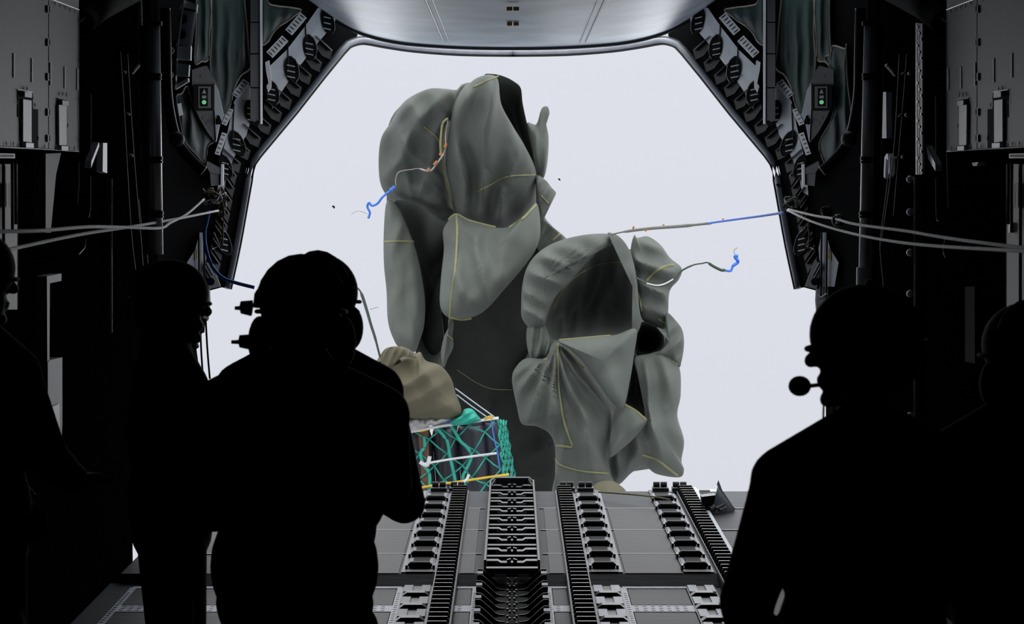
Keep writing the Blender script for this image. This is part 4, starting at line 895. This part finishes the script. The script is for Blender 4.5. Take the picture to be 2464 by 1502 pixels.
# ---- load under the parachutes
YL = 19.6
bg_ = Lobe([(905, 870), (918, 850), (932, 837), (965, 834), (985, 842), (1000, 850), (1012, 848), (1025, 868), (1060, 880), (1085, 910), (1096, 945), (1110, 985), (1100, 1004), (1040, 1012), (975, 1008), (920, 1000), (880, 950), (885, 900)], (1005, 935), YL-.1, .32, .35, [(70, 46, .07), (-30, 90, .06)], seed=71)
tb = thing('deployment_bag', 'tan canvas bag lying on the green netted load', 'bag', loc=P(1005, 1005, YL))
part(bg_.mesh(MB()), 'bag_body', BAG, tb, smooth=True)
part(MB().tube(bg_.on([(905, 880), (925, 868), (945, 876), (962, 868)], .01), .016, 8), 'tie_cord', BLK, tb)
part(Lobe([(930, 838), (965, 834), (990, 845), (1002, 862), (970, 858), (945, 880), (925, 885), (915, 860)], (957, 856), YL-.42, .06, .05, [(20, 20, .04)], seed=73).mesh(MB()), 'gathered_neck', BAG, tb, smooth=True)
ol = thing('olive_bundle', 'olive canvas bundle just showing over the ramp end below the right parachute', 'bundle', loc=P(1460, 1200, 19.6))
part(Lobe([(1412, 1190), (1425, 1172), (1440, 1161), (1470, 1157), (1492, 1168), (1508, 1188), (1500, 1230), (1420, 1230)], (1460, 1195), 19.8, .3, .3, [(10, 50, .04)], seed=75).mesh(MB()), 'bundle_body', BAG, ol, smooth=True)

z0 = P(1100, 1000, YL).z
def PB(px, py, Y=YL): return P(px, py, Y)
# front face corners (quad tilts up to the right)
FTL, FTR, FBR, FBL = PB(870, 1048), PB(1196, 1006), PB(1222, 1290), PB(890, 1330)
STR = P(1216, 1012, YL+.6); SBR = P(1262, 1285, YL+.6)
def face(a, b, c, d, u, v): return a.lerp(b, u).lerp(d.lerp(c, u), v)
pal = thing('pallet', 'wooden pallet base under the netted drums, hidden behind the ramp end', 'pallet', loc=FBL)
part(MB().prism([FBL, FBR, FBR+Vector((0, 0, -.1)), FBL+Vector((0, 0, -.1))], (0, .9, 0)), 'platform', BROWN, pal)
for k, (u, r) in enumerate(((.12, .1), (.40, .14), (.60, .12), (.80, .14), (.95, .08))):
    top = FTL.lerp(FTR, u)+Vector((0, .25, -.05)); bot = FBL.lerp(FBR, u)+Vector((0, .25, .0))
    d = thing('plastic_drum', 'dark plastic drum inside the green net, %s' % ('furthest left', 'second from left', 'in the middle', 'second from right', 'furthest right')[k], 'drum', 'drums inside the net', loc=bot)
    part(MB().tube([bot, bot.lerp(top, .3), bot.lerp(top, .33), bot.lerp(top, .36), bot.lerp(top, .93), top], [r, r, r*1.05, r, r, r*.85], 24), 'drum_body', DRUM, d, smooth=True)
    part(MB().tube([top, top+Vector((0, 0, .03))], r*.9, 24), 'lid', DRUM, d)
wp = tag(MB().prism([PB(1006, 1040, YL-.02), PB(1030, 1038, YL-.02), PB(1037, 1250, YL-.02), PB(1022, 1250, YL-.02)], (0, .05, 0)).build('timber_post', BROWN), 'upright brown timber batten inside the green net', 'batten')
fl = thing('plastic_sheet', 'crumpled clear plastic sheet on top of the netted load', 'sheet', loc=PB(1020, 1020))
part(Lobe([(905, 1030), (940, 1010), (980, 1008), (1020, 1004), (1065, 1004), (1085, 1008), (1060, 1020), (1020, 1030), (980, 1040), (930, 1045)], (1000, 1022), YL-.05, .12, .1, [(30, 18, .06), (-40, 25, .04)], seed=81).mesh(MB()), 'sheet', FILM, fl, smooth=True)
nt_ = thing('cargo_net', 'green rope net wrapped around the dark drums', 'net', loc=PB(1120, 1180))
nm_ = MB(); rnd = random.Random(5)
def netface(a, b, c, d, nu, nv, r, out):
    jit = {}
    def nd(i, j):
        if (i, j) not in jit: jit[(i, j)] = (rnd.uniform(-.25, .25), rnd.uniform(-.25, .25))
        du, dv = jit[(i, j)]
        return face(a, b, c, d, min(1, max(0, (i+du)/nu)), min(1, max(0, (j+dv)/nv)))+out
    for i in range(nu+1):
        for j in range(nv+1):
            if (i+j) % 2: continue
            for di in (-1, 1):
                if 0 <= i+di <= nu and j+1 <= nv:
                    p, q = nd(i, j), nd(i+di, j+1); mid = (p+q)/2+Vector((0, 0, -.008))
                    nm_.tube([p, mid, q], r, 6)
netface(FTL, FTR, FBR, FBL, 10, 9, .008, Vector((0, -.03, 0)))
netface(FTR, STR, SBR, FBR, 6, 18, .008, Vector((.01, -.04, 0)))
netface(FTR, STR, SBR, FBR, 5, 13, .008, Vector((.0, -.06, 0)))
part(nm_, 'mesh_cords', NET, nt_, smooth=True)
hv = MB()
for pts in ([(1083, 1023), (1095, 1040), (1108, 1062), (1122, 1075), (1132, 1090), (1133, 1105), (1122, 1130), (1114, 1150), (1122, 1185)], [(1050, 1030), (1075, 1060), (1083, 1100), (1092, 1140), (1100, 1180)], [(1020, 1050), (1022, 1075), (1012, 1092), (1020, 1120), (1033, 1140), (1034, 1180)]):
    hv.tube(path(pts, YL-.06), .016, 8)
part(hv, 'thick_cord', NET, nt_, smooth=True)
part(Lobe([(1085, 1012), (1108, 1000), (1118, 985), (1135, 984), (1150, 1000), (1156, 1012), (1120, 1022), (1090, 1024)], (1122, 1008), YL-.1, .12, .1, [(60, 16, .06)], seed=85).mesh(MB()), 'bunched_net', NET, nt_, 'bunched net on top', smooth=True)
def strap(name, lab, pts, m, r=.011): return part(MB().tube(path(pts, YL-.08), r, 8, flat=.5, flatdir=(0, 1, 0)), name, m, nt_, lab, smooth=True)
strap('white_strap', 'white strap along the top edge of the netted load', [(985, 1040), (1060, 1026), (1130, 1016), (1200, 1006)], WSTR, .013)
strap('white_strap', 'white strap across the middle of the netted load', [(1012, 1118), (1080, 1106), (1140, 1098), (1195, 1091)], WSTR)
strap('white_strap', 'short white strap end hanging low by the yellow strap', [(1128, 1142), (1122, 1155), (1104, 1166), (1094, 1168)], WSTR, .014)
strap('white_strap', 'knotted white strap end at the left of the netted load', [(1010, 1112), (1028, 1120), (1034, 1098), (1030, 1116)], WSTR, .018)
strap('yellow_strap', 'yellow strap low around the netted load', [(980, 1180), (1060, 1165), (1100, 1160), (1180, 1148), (1225, 1142)], YEL, .011)
strap('yellow_strap', 'yellow strap at the top left of the netted load', [(975, 1034), (1010, 1038), (1040, 1030), (1076, 1022)], YEL, .009)
strap('yellow_strap', 'short yellow strap knot at the upper right corner of the load', [(1166, 1010), (1180, 1004), (1184, 1010)], YEL, .016)
strap('blue_cord', 'thin blue cord down the right corner of the netted load', [(1182, 1012), (1188, 1050), (1196, 1085), (1202, 1125)], BLUE, .006)
strap('blue_cord', 'thin blue cord lying on top of the netted load', [(1050, 1018), (1100, 1010), (1114, 998)], BLUE, .006)
for k, pts in enumerate(([(1095, 935), (1140, 968), (1190, 1004)], [(1098, 950), (1135, 978), (1172, 1004)])):
    tag(MB().tube(path(pts, YL-.1), .007, 6).build('grey_tie_line', GREY, smooth=True), '%s grey line from the tan bag to the corner of the load' % ('upper', 'lower')[k], 'line', 'grey lines of the load')

# =====================================================================  PEOPLE
def R2(v, yaw):
    c, s_ = math.cos(yaw), math.sin(yaw); return Vector((v[0]*c-v[1]*s_, v[0]*s_+v[1]*c, v[2]))
def hand(mb, wrist, dirv, palmn, side, curl=.5):
    """palm and five fingers; dirv points from wrist to fingertips, palmn out of the palm"""
    d = Vector(dirv).normalized(); n = Vector(palmn); n = (n-d*n.dot(d)).normalized(); a = d.cross(n).normalized()*side
    w = Vector(wrist)
    for k in range(4):
        o = (k-1.5)*.020
        mb.caps(w+d*.012+a*o*.7, w+d*.085+a*o, .015, .0125, 10)
        L = (.066, .076, .070, .056)[k]; p = w+d*.088+a*o; ang = 0; dd = d.copy()
        for j, fr_ in enumerate((.45, .32, .23)):
            ang += curl*(.5, .75, .5)[j]; dd = d*math.cos(ang)+n*math.sin(ang); q = p+dd*L*fr_; mb.caps(p, q, .0098-.0008*j, .0092-.0008*j, 8); p = q
    p = w+d*.025+a*-.028; q = p+(d*.6-a*.75+n*.25).normalized()*.04; mb.caps(p, q, .013, .011, 8)
    r = q+(d*.9-a*.2+n*.4).normalized()*.032; mb.caps(q, r, .0105, .009, 8)
def person(lab, x, y, yaw, H, headyaw, arms, lean=0, bulk=1.0, headtilt=0, headset=True, boom=0, goggles=False, antennas=(), helmet=True, backpack=False, collar=(1.57, .11, .086), cords=False, shz=1.445):
    """local frame: faces +Y, x to its right; arms = ((elbow),(wrist),(fingerdir)) left then right, local"""
    k = H/1.82
    root = thing('person', lab, 'person', loc=(x, y, FZ))
    def L(v): return R2((v[0]*k, v[1]*k, v[2]*k), yaw)
    def B(mb, name, m, **kw):
        o = mb.build(name, m, **kw); o.parent = root; return o
    hc = (lean*.3, .02+headtilt*.06, 1.69)          # head centre
    def Hd(v):                                    # head-local to person-local
        q = R2(v, headyaw); return L((hc[0]+q.x, hc[1]+q.y, hc[2]+q.z))
    Rh = Matrix.Rotation(yaw+headyaw, 3, 'Z')
    b = MB()
    b.ball(Hd((0, -.01, .02)), (.077*k, .098*k, .105*k), 20, 14, Rh)
    b.ball(Hd((0, .02, -.05)), (.062*k, .072*k, .08*k), 16, 12, Rh)
    b.caps(Hd((0, .085, .02)), Hd((0, .112, -.018)), .012*k, .018*k, 10)
    b.ball(Hd((0, .088, -.06)), (.026*k, .014*k, .008*k), 10, 6, Rh); b.ball(Hd((0, .086, -.072)), (.023*k, .014*k, .009*k), 10, 6, Rh)
    b.ball(Hd((0, .072, -.108)), (.026*k, .022*k, .02*k), 10, 6, Rh)
    for s in (-1, 1):
        b.ball(Hd((s*.032, .083, .032)), (.024*k, .012*k, .009*k), 10, 6, Rh); b.ball(Hd((s*.032, .078, .012)), (.014*k, .012*k, .009*k), 10, 6, Rh)
        b.ball(Hd((s*.078, -.005, -.01)), (.01*k, .02*k, .032*k), 10, 8, Rh)
    b.caps(L((0, -.01, 1.46)), Hd((0, -.01, -.06)), .062*k, .056*k)
    b.ball(L((0, 0, 1.25)), (.15*k, .1*k, .24*k)); b.ball(L((0, 0, .98)), (.14*k, .1*k, .16*k))
    for i, (el, wr, fd) in enumerate(arms):
        s = -1 if i == 0 else 1
        b.caps(L((s*.17, 0, 1.44)), L(el), .045*k, .036*k); b.caps(L(el), L(wr), .036*k, .026*k)
        hand(b, L(wr), R2(fd, yaw), R2((-s, .0, -.2), yaw) if abs(fd[2]) > .6 else R2((0, 0, -1), yaw), 1 if s < 0 else -1, .55)
        b.caps(L((s*.09, 0, .92)), L((s*.1, .01, .5)), .06*k, .045*k); b.caps(L((s*.1, .01, .5)), L((s*.1, -.02, .1)), .045*k, .03*k)
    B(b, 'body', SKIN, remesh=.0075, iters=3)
    j = MB(); g = bulk
    j.ball(L((lean*.2, 0, 1.27)), (.205*g*k, .145*g*k, .25*k), 20, 14, Matrix.Rotation(yaw, 3, 'Z'))
    j.ball(L((0, 0, 1.03)), (.19*g*k, .145*g*k, .22*k), 20, 14, Matrix.Rotation(yaw, 3, 'Z'))
    j.caps(L((-.15*g, 0, shz)), L((.15*g, 0, shz)), .085*k, .085*k)
    j.caps(L((lean*.1, -.01, 1.42)), L((lean*.25, -.01, collar[0])), collar[1]*k, collar[2]*k)
    for s in (-1, 1):
        j.caps(L((s*.05, -.01, collar[0]-.03)), L((s*.19*g, 0, shz-.01)), .068*k, .085*k)
    for i, (el, wr, fd) in enumerate(arms):
        s = -1 if i == 0 else 1; e = Vector(el); w = Vector(wr)
        j.caps(L((s*.19*g, 0, shz-.015)), L(el), .082*k, .064*k); j.caps(L(el), L(e.lerp(w, .93)), .066*k, .045*k)
        j.caps(L(e.lerp(w, .9)), L(e.lerp(w, .95)), .047*k, .047*k)
    for s in (-1, 1):
        j.ball(L((s*.1, .13*g, 1.2)), (.055*k, .03*k, .065*k), 10, 8); j.ball(L((s*.1, .13*g, .98)), (.05*k, .03*k, .06*k), 10, 8)
    if backpack:
        j.ball(L((0, -.13, 1.3)), (.13*k, .07*k, .18*k))
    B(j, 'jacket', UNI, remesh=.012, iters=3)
    tr = MB(); tr.ball(L((0, 0, .93)), (.18*g*k, .14*g*k, .15*k), 16, 10, Matrix.Rotation(yaw, 3, 'Z'))
    for s in (-1, 1):
        tr.caps(L((s*.095, 0, .88)), L((s*.105, .015, .5)), .098*k, .075*k); tr.caps(L((s*.105, .015, .5)), L((s*.105, -.02, .12)), .075*k, .062*k)
        tr.ball(L((s*.19, 0, .68)), (.03*k, .06*k, .08*k))
    B(tr, 'trousers', UNI, remesh=.014, iters=3)
    for s in (-1, 1):
        bt = MB(); bt.caps(L((s*.105, -.03, .16)), L((s*.105, -.03, .07)), .058*k, .055*k); bt.caps(L((s*.105, -.03, .055)), L((s*.108, .13, .045)), .05*k, .044*k); bt.box(L((s*.106, .05, .012)), (.095*k, .28*k, .024), Matrix.Rotation(yaw, 3, 'Z'))
        B(bt, 'boot', BLKM, remesh=.012, iters=2)
    if helmet:
        hm = MB().ball(Hd((0, -.015, .045)), (.112*k, .133*k, .118*k), 28, 18, Rh)
        hm.ball(Hd((0, -.05, -.01)), (.104*k, .09*k, .09*k), 20, 12, Rh)
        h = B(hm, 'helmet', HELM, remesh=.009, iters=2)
        e = MB().tube([Hd((.118*math.cos(a), -.015+.138*math.sin(a), .02-.01*math.sin(a))) for a in [i*math.pi/16 for i in range(33)]], .006*k, 8)
        o = e.build('helmet_rim', HELM, smooth=True); o.parent = h
    if headset:
        hs_ = MB().tube([Hd((.119*math.cos(a), -.02, .03+.138*math.sin(a))) for a in [i*math.pi/12 for i in range(13)]], .010*k, 8, flat=.6)
        h = B(hs_, 'headset_band', BLKM, smooth=True)
        for s in (-1, 1):
            ec = MB().ball(Hd((s*.112, -.01, -.06)), (.032*k, .05*k, .068*k), 16, 12, Rh); ec.ball(Hd((s*.128, -.01, -.06)), (.014*k, .03*k, .04*k), 14, 10, Rh)
            o = B(ec, 'ear_cup', BLKM, smooth=True)
    for (s, z, ln) in antennas:
        an = MB().tube([Hd((s*.13, -.03, z)), Hd((s*(.145+ln*.4), -.03, z+.002)), Hd((s*(.148+ln*.4), -.03, z)), Hd((s*(.14+ln), -.03, z))], [.022*k, .017*k, .006*k, .005*k], 10)
        B(an, 'helmet_clip', BLKM, smooth=True)
    if boom:
        s = boom
        mb_ = MB().tube(cr_open([Hd((s*.125, .0, -.05)), Hd((s*.115, .07, -.08)), Hd((s*.07, .13, -.086)), Hd((s*.02, .14, -.082))], 5), .005*k, 8)
        B(mb_, 'microphone_boom', BLKM, smooth=True)
        mc = MB().ball(Hd((0, .138, -.078)), (.024*k, .027*k, .024*k), 14, 10, Rh); B(mc, 'microphone', BLKM, smooth=True)
    if goggles:
        gg = MB().tube(cr_open([Hd((a*.085, .045+.06*math.sqrt(max(0, 1-a*a)), .02)) for a in (-1, -.8, -.4, 0, .4, .8, 1)], 4), .005*k, 8)
        for s in (-1, 1): gg.tube([Hd((s*.034+.027*math.cos(a), .108, .008+.022*math.sin(a))) for a in [i*math.pi/8 for i in range(17)]], .0035*k, 6)
        B(gg, 'glasses', BLKM, smooth=True)
    if cords:
        for o_ in (-.012, .012):
            B(MB().tube([Hd((.01, .07+o_, -.10)), Hd((.012, .072+o_, -.2)), Hd((.02, .06+o_, -.26))], .0025*k, 6), 'chin_cord', BLKM, smooth=True)
    return root
dn = (0, .1, -1)
def PX(px, d): return (px-1232)/F*d
person('person seen from behind in black helmet and headset, standing centre left', PX(703, 5.7), 5.7, math.radians(-4), 1.89, math.radians(2),
       (((-.225, -.02, 1.27), (-.08, .22, 1.17), (.3, .9, -.1)), ((.25, .02, 1.25), (.10, .26, 1.14), (-.6, .7, 0))), bulk=1.2, lean=.075, antennas=((-1, .03, .035), (-1, -.06, .045)))
person('person in helmet half hidden behind the centre left crew member, right shoulder and elbow showing', PX(740, 6.5), 6.5, math.radians(-10), 1.872, math.radians(-20),
       (((-.27, 0, 1.16), (-.2, .24, 1.08), (.3, .9, 0)), ((.29, .04, 1.09), (.12, .24, 1.10), (-.5, .7, 0))), bulk=1.12, lean=.13, antennas=((1, -.02, .012),))
person('person in rounded helmet at left by the wall, turned towards the opening', PX(404, 7.1), 7.1, math.radians(-66), 1.83, math.radians(-8),
       (((-.27, .03, 1.16), (-.16, .22, 1.02), (.3, .9, -.4)), ((.24, .12, 1.20), (.12, .36, 1.14), (-.1, .95, 0))), bulk=1.0, headset=False)
person('person at right with boom microphone and glasses, face turned left in profile', PX(2085, 4.9), 4.9, math.radians(28), 1.86, math.radians(52),
       (((-.31, .02, 1.14), (-.20, .18, .99), (.2, .9, -.4)), ((.29, .0, 1.16), (.2, .22, 1.0), (-.2, .9, -.3))), bulk=1.15, boom=1, goggles=True, collar=(1.535, .10, .07), cords=True, shz=1.418)
person('person at the far right picture edge, cropped, seen from behind', PX(2474, 5.6), 5.6, math.radians(20), 1.775, math.radians(10),
       (((-.30, .02, 1.16), (-.2, .24, 1.05), (.3, .9, 0)), ((.30, .0, 1.16), (.2, .22, 1.0), (-.2, .9, -.3))), bulk=1.15)
person('person at the far left picture edge, cropped, one shoulder and arm showing', PX(-75, 6.5), 6.5, math.radians(-40), 1.95, math.radians(-20),
       (((-.28, .02, 1.16), (-.2, .2, 1.05), (.3, .9, 0)), ((.28, .05, 1.2), (.14, .26, 1.10), (-.1, .95, 0))), bulk=1.05)
